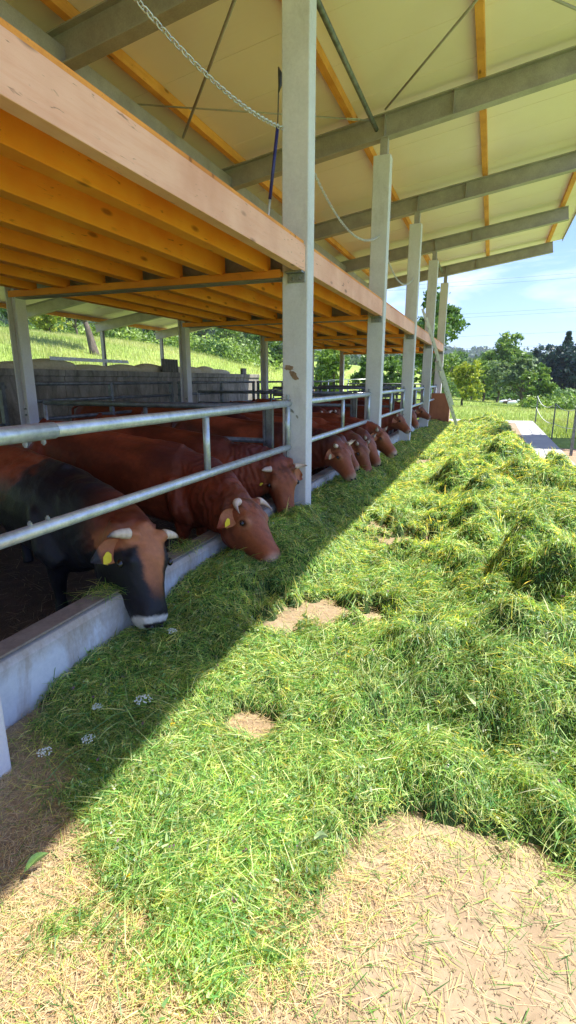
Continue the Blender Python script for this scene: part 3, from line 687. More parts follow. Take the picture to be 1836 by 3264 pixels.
# chains
def chain(pts, lab, r=.0035, L_=.05, rw=.014):
    pts = [V(p) for p in pts]; seg = []; acc = 0; tot = sum((pts[i + 1] - pts[i]).length for i in range(len(pts) - 1)); n = int(tot / (L_ * .78))
    def posat(s):
        for i in range(len(pts) - 1):
            l = (pts[i + 1] - pts[i]).length
            if s <= l: return pts[i].lerp(pts[i + 1], s / l), (pts[i + 1] - pts[i]).normalized()
            s -= l
        return pts[-1], (pts[-1] - pts[-2]).normalized()
    m = MB()
    for k in range(n):
        p, d = posat((k + .5) * tot / n); s1 = d.cross(V((0, 0, 1))).normalized(); u = s1.cross(d); w_ = s1 if k % 2 else u
        loop = [p + d * (L_ / 2 - rw) * (1 if math.cos(a) > 0 else -1) + d * rw * math.cos(a) + w_ * rw * math.sin(a) for a in np.linspace(0, 2 * math.pi, 11)]
        m.tube(loop, r, 5, cap=False)
    return tag(m.build('chain', M['alu'], None, smooth=True, org=tuple(pts[0])), lab, 'chain', 'chains strung between the posts')
chain(sag((-2.05, 1.45, 3.98), (-2.07, 5.29, 3.97), .26), 'steel chain sagging from the upper left to the chipped post', .005, .06, .017)
chain(sag((-1.93, 5.51, 3.85), (-1.93, 9.29, 3.95), .35), 'steel chain sagging between the chipped post and the next post')
chain(sag((-1.93, 9.51, 3.9), (-1.93, 13.29, 3.95), .35), 'steel chain sagging between the second and third full height posts')
pe = empty('broom_handle', (-2.2, 5.2, 2.98), 'dark blue broom handle leaning beside the chipped post', 'broom')
MB().tube([(-2.17, 5.2, 3.35), (-2.085, 5.2, 3.95)], .016, 10).build('handle', M['blue'], pe, smooth=True)
MB().tube([(-2.22, 5.2, 2.978), (-2.17, 5.2, 3.35)], .013, 10).build('metal_tube', M['alu'], pe, smooth=True)
MB().tube([(-2.075, 5.2, 4.22), (-2.06, 5.2, 4.28), (-2.06, 5.2, 4.37), (-2.075, 5.2, 4.42)], [.006, .018, .02, .006], 8).build('grip', M['black'], pe, smooth=True)
MB().tube([(-2.085, 5.2, 3.95), (-2.075, 5.2, 4.22)], .005, 6).build('cord', M['black'], pe)

# ------------------------------------------------------------------ cattle
RED = np.array([.22, .044, .016]); REDD = np.array([.11, .020, .012]); BLK = np.array([.006, .006, .010]); PALE = np.array([.52, .42, .35]); TANF = np.array([.36, .13, .055])
RED2 = np.array([.27, .068, .022])
def remesh(o, vox, it):
    md = o.modifiers.new('r', 'REMESH'); md.mode = 'VOXEL'; md.voxel_size = vox
    sm_ = o.modifiers.new('s', 'SMOOTH'); sm_.factor = .6; sm_.iterations = it
    dg = bpy.context.evaluated_depsgraph_get(); me = bpy.data.meshes.new_from_object(o.evaluated_get(dg))
    o.modifiers.clear(); old = o.data; o.data = me; bpy.data.meshes.remove(old)
    me.polygons.foreach_set('use_smooth', np.ones(len(me.polygons), dtype=bool)); return me
def sstep(a, b, x): t = np.clip((x - a) / (b - a), 0, 1); return t * t * (3 - 2 * t)
def bull(label, P, Mz, Nf, Wt, Rt, coat='red', vox=.022, horns=1.0, hornup=.0, hcurl=.03, hf=1.0, tagc='yellow', scale=1.0, seed=0, fine=False, young=False, bulk=1.0):
    P = V(P); Mz = V(Mz); Wt = V(Wt); Rt = V(Rt); fl = -.05
    org = V(((Wt.x + Rt.x) / 2, (Wt.y + Rt.y) / 2, fl))
    root = empty('bull', tuple(org), label, 'bull', 'cattle feeding at the curb')
    f = (Wt - Rt); L0 = f.length; f.normalize(); fh = V((f.x, f.y, 0)).normalized(); s = V((fh.y, -fh.x, 0)); up = V((0, 0, 1))
    k = scale; m = MB(); NS = 20
    def ring(c, u, sd, hu, hd, hw, e=2.2):
        out = []
        for i in range(NS):
            a = 2 * math.pi * i / NS; ca, sa = math.cos(a), math.sin(a)
            q_ = (abs(ca) ** e + abs(sa) ** e) ** (-1 / e); h = hu if sa > 0 else hd
            out.append(c + sd * (ca * q_ * hw) + u * (sa * q_ * h))
        return out
    # trunk: (fraction along R->W, metres beyond, top drop, depth, half width)
    st = [(0, -.20, .30, .22, .08), (0, -.13, .08, .50, .19), (0, 0, .0, .62, .25), (.15, 0, -.01, .66, .28), (.4, 0, .015, .66, .30), (.65, 0, .02, .70, .325), (.85, 0, .01, .73, .32), (1.0, 0, 0, .74, .29), (1.0, .14, .05, .70, .26), (1.0, .26, .16, .52, .2)]
    rings = []
    for fr, ex, dr, dp, hw in st:
        c = Rt.lerp(Wt, fr) + f * ex * k; top = c - up * dr * k; cen = top - up * dp * .45 * k
        rings.append(ring(cen, up, s, dp * .45 * k, dp * .55 * k, hw * k, 2.15))
    m.rings(rings)
    # spine ridge for the back bones
    m.tube([Rt.lerp(Wt, t) - up * .035 * k for t in (-.05, .3, .6, 1.0)], [.03 * k, .04 * k, .045 * k, .07 * k], 8)
    # hips
    for sg in (-1, 1): m.tube([Rt + f * .18 * k + s * sg * .15 * k - up * .06 * k, Rt + f * .05 * k + s * sg * .2 * k - up * .12 * k], [.06 * k, .07 * k], 8)
    # head frame
    a = (Mz - P); HL = a.length; a.normalize(); n = V(Nf); n = (n - a * n.dot(a)).normalized(); b = a.cross(n)
    hs = HL / .52
    # neck
    p0 = Wt + f * .02 * k - up * .34 * k; p3 = P + a * .02 * hs - n * .11 * hs; 
    t3 = (-n * .55 + up * .25 - f * .5); t3 = (f * .6 + (a * .2 + n * .2)).normalized()
    dist = (p3 - p0).length; c1 = p0 + f * dist * .4 + up * .06; c2 = p3 - t3 * dist * .33
    nr = []
    for i in range(9):
        t = i / 8; q0 = p0 * (1 - t) ** 3 + c1 * 3 * t * (1 - t) ** 2 + c2 * 3 * t * t * (1 - t) + p3 * t ** 3
        dq = ((c1 - p0) * 3 * (1 - t) ** 2 + (c2 - c1) * 6 * t * (1 - t) + (p3 - c2) * 3 * t * t).normalized()
        sd = (s * (-1) * (1 - t) + b * t * (1 if b.dot(-s) > 0 else -1)); sd = (sd - dq * sd.dot(dq)).normalized(); uu = sd.cross(dq)
        if uu.z < 0: uu = -uu
        hu = (.30 * (1 - t) + .165 * t + .03 * math.sin(t * 3.1)) * k; hd = (.40 * (1 - t) + .24 * t) * k; hw = (.25 * (1 - t) + .155 * t) * k
        nr.append(ring(q0, uu, sd, hu, hd, hw, 2.1))
    m.rings(nr)
    # head
    HS = [(-.085, -.07, -.21, .08), (-.04, -.01, -.25, .12), (.02, .018, -.28, .138), (.08, .030, -.30, .145), (.14, .032, -.31, .152), (.20, .024, -.30, .142), (.27, .014, -.28, .122), (.34, .010, -.25, .104), (.41, .008, -.225, .097), (.46, .008, -.215, .102), (.495, .002, -.205, .098), (.525, -.016, -.19, .084), (.548, -.042, -.165, .062), (.562, -.07, -.14, .03)]
    hr = []; bk_ = 1.0 if young else 1.1
    for sx, nt_, nb, hw in HS:
        gq = math.exp(-((sx - .13) / .19) ** 2); hw *= bk_ * (1 + (bulk - 1) * .7 * gq); nb *= (1 + (bulk - 1) * 1.1 * gq) * (1.0 if young else 1 + .16 * math.exp(-((sx - .22) / .16) ** 2))
        cc = P + a * sx * hs + n * ((nt_ + nb) / 2) * hs; hh = (nt_ - nb) / 2 * hs
        r_ = []
        for i in range(NS):
            an = 2 * math.pi * i / NS; ca, sa = math.cos(an), math.sin(an); e = 2.6; q_ = (abs(ca) ** e + abs(sa) ** e) ** (-1 / e)
            wv = hw * (1 - .28 * (1 - (sa * q_ + 1) / 2) ** 1.2)
            r_.append(cc + b * ca * q_ * wv * hs + n * sa * q_ * hh)
        hr.append(r_)
    m.rings(hr)
    def hp_(sx, nn, bb): return P + (a * sx + n * nn + b * bb) * hs
    for sg in (-1, 1):
        m.tube([hp_(.11, -.015, .11 * sg), hp_(.16, -.035, .135 * sg), hp_(.22, -.05, .115 * sg)], [.025 * hs, .040 * hs, .02 * hs], 10)   # brow over the eye
        m.tube([hp_(.08, -.20, .10 * sg), hp_(.2, -.20, .09 * sg)], [.065 * hs, .04 * hs], 10)    # jaw muscle
        m.tube([hp_(.02, -.015, .08 * sg), hp_(.0, -.015, .145 * sg)], [.045 * hs, .038 * hs], 10)    # horn base
        m.tube([hp_(.485, -.04, .068 * sg), hp_(.53, -.06, .058 * sg)], [.034 * hs, .026 * hs], 8)
    m.tube([hp_(-.05, -.03, -.05), hp_(-.055, -.02, 0), hp_(-.05, -.03, .05)], [.03 * hs, .042 * hs, .03 * hs], 10)
    for sg in (-1, 1):
        Wd = Wt - f * .02 * k
        m.tube([Wd - up * .10 * k + s * sg * .13 * k, Wd - up * .30 * k + s * sg * .235 * k + f * .03, Wd - up * .52 * k + s * sg * .25 * k + f * .12, Wd - up * .62 * k + s * sg * .2 * k + f * .2], [.05 * k, .085 * k, .10 * k, .08 * k], 10)
        m.tube([Rt - up * .12 * k + s * sg * .17 * k + f * .1, Rt - up * .32 * k + s * sg * .22 * k - f * .0, Rt - up * .5 * k + s * sg * .2 * k - f * .02], [.07 * k, .13 * k, .12 * k], 10)
        for j in range(7):
            tq = .36 + .065 * j; c_ = Rt.lerp(Wt, tq)
            m.tube([c_ - up * .10 * k + s * sg * .20 * k, c_ - up * .3 * k + s * sg * .293 * k - f * .03, c_ - up * .5 * k + s * sg * .27 * k - f * .05], [.012 * k, .019 * k, .012 * k], 6)
        m.tube([hp_(-.10, -.10, .12 * sg), hp_(-.02, -.16, .135 * sg), hp_(.04, -.22, .12 * sg)], [.05 * hs, .05 * hs, .05 * hs], 8)
    # dewlap
    m.tube([p0 - up * .30 * k + f * .1, (p0 + p3) / 2 - up * .26 * k, p3 - up * .14 * k], [.07 * k, .05 * k, .035 * k], 8)
    # legs
    for fx, sg, hip in ((1, -1, 0), (1, 1, 0), (0, -1, 1), (0, 1, 1)):
        base = (Wt if fx else Rt + f * .06 * k) + s * sg * (.17 if fx else .19) * k
        gz_ = fl
        H = base.z - gz_
        if fx: pts = [(.05, .62), (.08, .47), (.06, .30), (.05, .18), (.06, .07), (.08, .0)]; rs = [.15, .105, .07, .045, .048, .06]
        else: pts = [(-.02, .68), (.06, .5), (-.08, .33), (-.10, .25), (-.05, .1), (-.02, 0)]; rs = [.19, .14, .075, .055, .045, .058]
        m.tube([V((base.x, base.y, gz_ + max(.0, z * H))) + f * x * k for x, z in pts], [r * k for r in rs], 10)
    o = m.build('body', M['coat'], root, smooth=True)
    me = remesh(o, vox, 7)
    nv = len(me.vertices); co_ = np.zeros(nv * 3, np.float32); me.vertices.foreach_get('co', co_); X = co_.reshape(-1, 3) + np.array(org)
    npv = lambda q: np.array(q)
    d = X - npv(P); hx = d @ npv(a) / hs; hn = d @ npv(n) / hs; hb = d @ npv(b) / hs
    inhead = sstep(-.10, -.02, hx) * (np.abs(hb) < .2) * (hn > -.3) * (hn < .1) * (hx < .6)
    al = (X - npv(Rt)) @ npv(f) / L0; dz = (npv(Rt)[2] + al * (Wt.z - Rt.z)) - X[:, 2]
    nz = fbm(X[:, 0] * 5 + X[:, 2] * 3 + seed, X[:, 1] * 5 + X[:, 2] * 4, 4)
    nf = fbm(X[:, 0] * 22 + X[:, 2] * 9 + seed, X[:, 1] * 22 + X[:, 2] * 14, 3)
    w1 = (nz - .5) * 2
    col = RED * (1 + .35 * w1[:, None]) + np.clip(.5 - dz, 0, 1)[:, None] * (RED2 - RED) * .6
    dk = sstep(.75, 1.25, al + w1 * .12) * (1 - inhead)
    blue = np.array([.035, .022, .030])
    if coat == 'black':
        bk = sstep(.71, .89, al + (nf - .5) * .16 + w1 * .12 + np.clip(dz - .1, 0, 1) * .85) * (1 - inhead)
        col = col * (1 - bk[:, None]) + (BLK + nf[:, None] * .012) * bk[:, None]
        crest = sstep(.18, -.02, hx + .45) if False else sstep(.45, .15, np.linalg.norm(X - npv(P + (-f * .12 + up * .02)), axis=1)) * (hx < .02)
        col = col * (1 - .75 * crest[:, None]) + RED * .8 * .75 * crest[:, None]
        hc = TANF * (1 + .3 * w1[:, None]) * (1 - sstep(.26, .42, hx + nf * .05)[:, None] * .8)
        side = np.clip(sstep(.085, .115, np.abs(hb) + sstep(.0, -.12, hn) * .09 + np.clip(hx - .1, 0, 1) * .2 + (nf - .5) * .05) * sstep(.05, .09, hx + (nf - .5) * .06) + sstep(.36, .42, hx + (nf - .5) * .08), 0, 1)[:, None]
        hc = hc * (1 - side) + (BLK + .004) * side
        mz = (sstep(.472, .487, hx + w1 * .012 - np.clip(hn + .12, 0, .2) * .15))[:, None]; hc = hc * (1 - mz) + np.array([.62, .60, .57]) * mz
        ns = (sstep(.522, .535, hx) * (hn > -.085) * (np.abs(hb) < .075) * (hx > .53))[:, None]; hc = hc * (1 - ns) + np.array([.03, .025, .03]) * ns
    else:
        col = col * (1 - .6 * dk[:, None]) + REDD * .6 * dk[:, None]
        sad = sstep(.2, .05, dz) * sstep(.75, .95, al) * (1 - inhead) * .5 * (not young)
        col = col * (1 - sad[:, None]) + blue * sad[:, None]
        base = (TANF * .38 + RED * .65) if not young else TANF * .55 + RED * .45
        hc = base * (1 + .45 * w1[:, None])
        rd = np.hypot(hx - .17, hn + .05); er = np.exp(-((rd - .042) / .014) ** 2)[:, None]; hc = hc * (1 - .6 * er) + np.array([.40, .17, .085]) * .6 * er
        ei = sstep(.034, .022, rd)[:, None] * .85; hc = hc * (1 - ei) + np.array([.03, .012, .008]) * ei
        jw = sstep(-.10, -.20, hn)[:, None] * .45; hc = hc * (1 - jw) + REDD * jw
        tp_ = sstep(.10, .0, hx)[:, None] * .35; hc = hc * (1 - tp_) + REDD * 1.2 * tp_
        mz = sstep(.46, .55, hx + w1 * .04)[:, None] * .75; hc = hc * (1 - mz) + PALE * .85 * mz
        curl = (sstep(.2, .02, hx) * (nf > .55))[:, None]; hc = hc * (1 - .5 * curl) * (1 + .5 * (nf[:, None] - .5))
    pt = fbm(X[:, 0] * 2.2 + seed * 3, X[:, 1] * 2.2 + X[:, 2] * 2.5, 3); fh2 = fbm(X[:, 0] * 40, X[:, 2] * 40 + X[:, 1] * 30, 2)
    col = col * (.62 + .75 * sstep(.3, .7, pt))[:, None] * (.8 + .4 * fh2)[:, None]
    col = col * (1 - inhead[:, None]) + hc * (.85 + .3 * fh2)[:, None] * inhead[:, None]
    # geometric neck folds and curly poll
    nrm = np.zeros(nv * 3, np.float32); me.vertices.foreach_get('normal', nrm); nrm = nrm.reshape(-1, 3)
    tt = (X - npv(p0)) @ npv((p3 - p0).normalized()) / dist
    neck = sstep(-.05, .25, tt) * sstep(1.05, .8, tt) * (1 - inhead)
    fold = np.sin(tt * 60 + nz * 22 + X[:, 2] * 6) * .0075 * neck * (.4 + nf) * (.4 if coat == 'black' else 1) + (nf - .5) * .004
    fold += (nf - .5) * .036 * sstep(-.02, .03, hx) * sstep(.24, .1, hx) * (hn > -.05) * inhead
    fold += (nz - .5) * .02 * (1 - inhead)
    X2 = X + nrm * fold[:, None]
    me.vertices.foreach_set('co', (X2 - np.array(org)).astype(np.float32).ravel())
    at_ = me.color_attributes.new('col', 'FLOAT_COLOR', 'POINT'); cc = np.ones((nv, 4), np.float32); cc[:, :3] = np.clip(col, .002, .9); at_.data.foreach_set('color', cc.ravel()); me.update()
    oo = tuple(org)
    for sg in (-1, 1):
        # horns
        if horns:
            hl = horns * hs; p = hp_(-.0, -.01, .135 * sg)
            pts = [p, p + (b * sg * .04 + n * .005 * hf) * hl, p + (b * sg * .075 + n * .02 * hf + a * hcurl * .25) * hl + up * hornup * .03, p + (b * sg * .098 + n * .04 * hf + a * hcurl * .6) * hl + up * hornup * .06, p + (b * sg * .112 + n * .06 * hf + a * hcurl * 1.1) * hl + up * hornup * .09]
            rs = [.034, .029, .021, .012, .002]; pp = []; r2 = []
            for i in range(4):
                for t in (0, .33, .66): pp.append(pts[i].lerp(pts[i + 1], t)); r2.append(rs[i] * (1 - t) + rs[i + 1] * t)
            pp.append(pts[-1]); r2.append(rs[-1])
            for _ in range(2): pp = [pp[0]] + [(pp[i - 1] + pp[i] * 2 + pp[i + 1]) / 4 for i in range(1, len(pp) - 1)] + [pp[-1]]
            h = MB().tube(pp, [r * hs for r in r2], 12).build('horn', M['horn'], root, smooth=True)
            hm_ = h.data; nvh = len(hm_.vertices); t = np.repeat(np.arange(len(pp)) / (len(pp) - 1), 12); ca = hm_.color_attributes.new('col', 'FLOAT_COLOR', 'POINT')
            hc = np.ones((nvh, 4), np.float32); rb = (np.sin(t * 30) * .06)[:, None]
            tipd = sstep(.45, .85, t)[:, None]; hc[:, :3] = (np.array([.62, .50, .38]) + rb) * (1 - tipd) + np.array([.10, .085, .075]) * tipd if coat == 'black' else (np.array([.62, .47, .38]) * (.6 if young else 1) + rb * .5) * (1 - tipd * .4)
            ca.data.foreach_set('color', hc.ravel())
        # ears: cupped leaf
        e0 = hp_(.055, -.095, .125 * sg); ed = (b * sg * .8 - up * .32 - n * .35 - a * .05).normalized(); ew = (a * .75 - up * .25); ew = (ew - ed * ew.dot(ed)).normalized(); en = ed.cross(ew); 
        if en.dot(n) < 0: en = -en
        L_e = .19 * hs; er_ = []
        for i in range(9):
            t = i / 8; wq = .070 * hs * math.sin(math.pi * min(.97, .16 + .84 * t) ** .9) + .004; cpp = e0 + ed * L_e * t - up * .02 * t * t * hs
            er_.append([cpp + ew * wq * math.cos(an) * 1.0 + en * (.022 * hs * (math.cos(an) ** 2) + .006 * math.sin(an)) for an in np.linspace(0, 2 * math.pi, 13)[:-1]])
        ear = MB().rings(er_).build('ear', M['coat'], root, smooth=True)
        q = ear.data; ca = q.color_attributes.new('col', 'FLOAT_COLOR', 'POINT'); hc = np.ones((len(q.vertices), 4), np.float32); hc[:, :3] = TANF * 1.1 if coat != 'dark' else RED; hc[-36:, :3] = (BLK + .03) if coat == 'black' else RED; ca.data.foreach_set('color', hc.ravel())
        if tagc and b.y * sg < 0:
            c = e0 + ed * L_e * .5 + en * .034 * hs - up * .0; w_ = ed * .024 * hs; dn = (-up * .9 + ed * .1 + n * .1).normalized() * .062 * hs; th = n * .003
            prof = [c - w_ * .25, c + w_ * .25, c + dn * .35 + w_, c + dn + w_, c + dn * 1.25, c + dn - w_, c + dn * .35 - w_]
            MB().rings([[p_ for p_ in prof], [p_ + th for p_ in prof]]).build('ear_tag', M['yellow'] if tagc == 'yellow' else M['tan'], ear, org=oo)
        eye = MB(); ce = hp_(.168, -.052, (.153 if young else .160 * (1 + (bulk - 1) * .66)) * sg); rr_ = .022 * hs
        eye.rings([[ce + a * rr_ * math.cos(th) * math.cos(t) * 1.2 + n * rr_ * math.sin(th) * math.cos(t) * .8 + b * sg * rr_ * .9 * math.sin(t) for th in np.linspace(0, 6.283, 11)[:-1]] for t in np.linspace(-1.5, 1.5, 7)])
        eye.build('eye', M['eye'], root, smooth=True)
        no = MB(); cn = hp_(.552, -.05, .042 * sg); rn = .014 * hs
        no.rings([[cn + n * rn * math.cos(th) * math.cos(t) * 1.3 + b * rn * math.sin(th) * math.cos(t) + a * rn * math.sin(t) for th in np.linspace(0, 6.283, 9)[:-1]] for t in np.linspace(-1.5, 1.5, 5)])
        no.build('nostril', M['black'], root, smooth=True)
    # tail
    tp = [Rt - f * .10 * k - up * .03, Rt - f * .22 * k - up * .12, Rt - f * .25 * k - up * .5, Rt - f * .22 * k - up * .85]
    tl = MB().tube(tp, [.035, .025, .016, .03], 8).build('tail', M['coat'], root, smooth=True); q = tl.data; ca = q.color_attributes.new('col', 'FLOAT_COLOR', 'POINT'); hc = np.ones((len(q.vertices), 4), np.float32); hc[:, :3] = RED * .8; ca.data.foreach_set('color', hc.ravel())
    return root
bull('dark headed bull with a white muzzle and pale curved horns, nearest the camera', (-1.99, 2.68, .69), (-1.80, 2.50, .20), (.93, -.14, .34), (-2.80, 2.88, 1.04), (-4.1, 3.35, 1.17), 'black', .017, 1.25, .1, .02, -.25, bulk=1.3, seed=1)
bull('red brown bull with a pink muzzle and yellow ear tag, second from the camera', (-1.81, 3.84, .67), (-1.49, 3.71, .265), (.85, -.08, .5), (-2.62, 4.15, 1.05), (-4.15, 4.15, 1.26), 'red', .017, 0.9, .05, .12, .4, bulk=1.12, seed=2)
bull('red brown bull with horns held level, its head down in front of the chipped post', (-1.97, 5.02, .76), (-1.86, 4.93, .27), (.62, -.7, .25), (-2.62, 5.0, 1.03), (-4.2, 5.05, 1.26), 'red', .02, 1.1, .25, bulk=1.05, seed=3)
bull('red brown bull with one white horn, first to the right of the chipped post', (-1.84, 6.93, .79), (-1.63, 6.85, .38), (.8, -.35, .45), (-2.75, 7.0, 1.02), (-4.3, 6.9, 1.2), 'red', .024, 1.0, .6, tagc='tan', seed=4)
bull('red cow mostly hidden behind the first bull right of the chipped post', (-1.95, 7.55, .74), (-1.72, 7.5, .40), (.8, -.25, .45), (-2.75, 7.6, .98), (-4.2, 7.6, 1.15), 'red', .028, .5, .5, tagc=None, seed=5, young=True)
bull('light red cow with its muzzle deep in the grass, third right of the chipped post', (-1.80, 8.0, .70), (-1.63, 7.92, .28), (.8, -.4, .3), (-2.65, 8.1, 1.0), (-4.2, 8.15, 1.15), 'red', .028, .5, .6, tagc=None, seed=6, young=True)
bull('light red cow with short upright horns, fourth right of the chipped post', (-1.80, 8.5, .74), (-1.58, 8.42, .34), (.85, -.3, .4), (-2.65, 8.6, 1.0), (-4.2, 8.65, 1.15), 'red', .028, .5, .6, tagc=None, seed=7, young=True)
bull('red cow with pale ear tag reaching farthest out, just before the next post', (-1.72, 9.05, .82), (-1.41, 8.93, .46), (.7, -.2, .6), (-2.55, 9.1, 1.05), (-4.1, 9.2, 1.15), 'red', .028, .5, .6, tagc='tan', seed=8, young=True)
bull('red cow feeding before the third full height post', (-1.98, 12.7, .83), (-1.68, 12.55, .52), (.65, -.2, .6), (-2.8, 12.7, 1.02), (-4.3, 12.8, 1.15), 'red', .034, .4, .6, tagc=None, seed=9, young=True)
bull('red cow feeding behind the third full height post', (-2.02, 15.2, .80), (-1.80, 15.1, .40), (.7, -.3, .5), (-2.8, 15.2, 1.02), (-4.3, 15.2, 1.15), 'red', .036, .4, .6, tagc=None, seed=10, young=True)
bull('red cow with a white muzzle, farthest along the curb', (-2.0, 16.9, .82), (-1.66, 16.8, .56), (.6, -.2, .6), (-2.8, 16.9, 1.02), (-4.3, 16.9, 1.15), 'red', .036, .4, .6, tagc=None, seed=11, young=True)
# cattle standing further inside the pens
for i, (P_, M_, W_, R_, lb) in enumerate((
  ((-3.3, 7.2, 1.0), (-2.95, 7.1, .62), (-4.0, 7.3, 1.2), (-5.4, 7.6, 1.22), 'red bull standing inside the pen behind the second bull'),
  ((-5.0, 8.6, .9), (-4.7, 8.6, .5), (-5.7, 8.3, 1.22), (-7.0, 7.8, 1.25), 'red bull farthest back in the pen by the wall'),
  ((-3.2, 10.6, 1.0), (-2.9, 10.5, .6), (-4.0, 10.6, 1.15), (-5.4, 10.8, 1.2), 'red cow inside the pen seen through the barrier behind the chipped post'),
  ((-3.3, 12.0, .95), (-3.0, 11.9, .55), (-4.1, 12.1, 1.15), (-5.5, 12.3, 1.2), 'red cow deep inside the pen left of the third post'),
  ((-3.0, 14.5, .95), (-2.7, 14.4, .55), (-3.8, 14.5, 1.15), (-5.2, 14.5, 1.2), 'dark red cow inside the far pen'))):
    bull(lb, P_, M_, (.7, -.2, .55), W_, R_, 'red', .036, .8, .4, tagc=None, seed=20 + i)
# resting animals far off under the trees
for i, (d, y, c, lb) in enumerate(((.0215, 58, 'w', 'pale animal resting far off at the meadow edge, leftmost of three'), (.028, 57.5, 'd', 'dark brown animal resting far off at the meadow edge'), (.0355, 57, 'w', 'pale animal resting far off at the meadow edge, rightmost of three'))):
    x, y, z = at(d, y); m = MB()
    m.rings([[(x + t * .42, y + .2 * k * math.cos(a), z + .16 + .22 * k * math.sin(a) + .05 * t) for a in np.linspace(0, 6.283, 11)[:-1]] for t, k in ((-1, .3), (-.8, .8), (-.3, 1), (.3, 1), (.75, .9), (1, .5), (1.2, .35), (1.45, .3), (1.6, .12))])
    m.tube([(x + .4, y, z + .3), (x + .55, y, z + .45), (x + .7, y - .05, z + .4)], [.08, .06, .035], 8)
    tag(m.build('resting_animal', M['whitesheet'] if c == 'w' else M['bark'], None, smooth=True, org=(x, y, z)), lb, 'animal', 'animals resting under the trees')

# ------------------------------------------------------------------ cut grass on the alley
poly = np.array([(-2.4, 1.72), (-2.05, 1.60), (-1.73, 1.49), (-1.58, 1.3), (-1.33, 1.23), (-1.2, 1.11), (-1.15, .99), (-1.18, .89), (-1.12, .86), (-.98, .80), (-.86, .84), (-.7, .80), (-.55, .88), (-.5, .96), (-.36, 1.08), (-.35, 1.25), (-.28, 1.42), (-.2, 1.57), (-.21, 1.72), (-.1, 1.73), (.17, 1.66), (.35, 1.62), (.6, 1.6), (1.9, 1.9), (1.9, 7.0), (1.45, 8.2), (1.08, 10.2), (.84, 12.0), (.74, 15), (.62, 18.5), (.3, 20.6), (-.5, 21.3), (-1.0, 21.3), (-1.55, 22.1), (-2.4, 22.1)])
bare = [(-.95, 1.98, .14, .13), (-.95, 3.28, .46, .27), (-1.22, 3.02, .16, .2), (-.68, 5.25, .42, .42), (-1.12, 5.72, .16, .22), (-.27, 3.05, .09, .14), (-1.2, 10.9, .22, .6), (-1.5, .75, .25, .5), (-.45, 7.4, .2, .2)]
def sdist(x, y):
    d = np.full(x.shape, 1e9); ins = np.zeros(x.shape, bool); n = len(poly)
    for i in range(n):
        a = poly[i]; b = poly[(i + 1) % n]; e = b - a; wx = x - a[0]; wy = y - a[1]
        t = np.clip((wx * e[0] + wy * e[1]) / (e @ e), 0, 1); d = np.minimum(d, np.hypot(wx - e[0] * t, wy - e[1] * t))
        c = ((a[1] > y) != (b[1] > y)) & (x < (b[0] - a[0]) * (y - a[1]) / (b[1] - a[1] + 1e-12) + a[0]); ins ^= c
    return np.where(ins, d, -d)
def cover(x, y):
    nz = (fbm(x * 5, y * 5, 3) - .5); nz2 = fbm(x * 15 + 8, y * 15, 3)
    c = sstep(-.08, .24 + .10 * sstep(2.2, 1.4, y), sdist(x, y) + nz * .34 + (nz2 - .5) * .12)
    for bx_, by_, rx, ry in bare:
        q = np.sqrt(((x - bx_) / rx) ** 2 + ((y - by_) / ry) ** 2) + nz * 1.3 + (nz2 - .5) * 1.3
        c = c * sstep(.55, 1.35, q)
    return c
rl = np.random.default_rng(77)
LUMPS = [(-1.45, 3.8, .22, .25, .10), (-1.62, 2.62, .2, .22, .05), (-1.7, 3.15, .25, .35, .06), (-1.62, 6.6, .25, .5, .07), (-1.75, 5.0 + .0, .25, .30, .10), (-1.55, 4.35, .45, .5, .16), (-1.5, 3.0, .35, .5, .05), (.25, 20.2, .55, .9, .30), (.85, 9.3, .3, .7, .12), (.2, 2.55, .35, .35, .16), (.55, 3.6, .45, .45, .22), (-.35, 2.5, .3, .35, .07), (0, 4.4, .45, .4, .14), (.7, 5.3, .5, .5, .22), (.1, 6.2, .5, .5, .15), (.8, 7.6, .5, .6, .22), (-.2, 8.2, .55, .6, .14), (.5, 10.8, .55, .8, .2), (-.4, 11.5, .5, .8, .12), (.6, 13.6, .5, .8, .2), (-.3, 14.5, .5, .9, .15), (.4, 16.8, .6, 1, .22), (-.5, 18, .5, 1, .15), (.75, 2.3, .3, .3, .15), (-1.7, 8.6, .3, 1.2, .08)]
for _ in range(150):
    yy = rl.uniform(1.6, 21); LUMPS.append((rl.uniform(-1.0, 1.5), yy, rl.uniform(.10, .26), rl.uniform(.10, .30), rl.uniform(.05, .15)))
def H(x, y):
    c = cover(x, y)
    h = .035 + .05 * fbm(x * 2.3 + 3, y * 2.3) + .055 * np.maximum(fbm(x * 6, y * 6 + 9, 3) - .4, 0) * 2
    h = h + .17 * sstep(-1.0, .5, x) * sstep(1.9, 3.2, y) + .15 * sstep(-1.15, -1.9, x) * sstep(2.6, 3.5, y) + .08 * sstep(14, 19, y) * sstep(-1.2, -.4, x)
    wx = (fbm(x * 4 + 50, y * 4, 3) - .5) * .22; wy = (fbm(x * 4, y * 4 + 80, 3) - .5) * .22
    for lx, ly, sx, sy, hh in LUMPS:
        h = h + hh * (1.35 if lx > -.4 else .9) * np.exp(-(((x + wx - lx) / sx) ** 2 + ((y + wy - ly) / sy) ** 2) ** 1.9)
    return h * c * (.45 + .55 * sstep(1.3, 2.4, y + .5 * sstep(0, .6, x))) * (1 - .38 * sstep(7, 13, y))
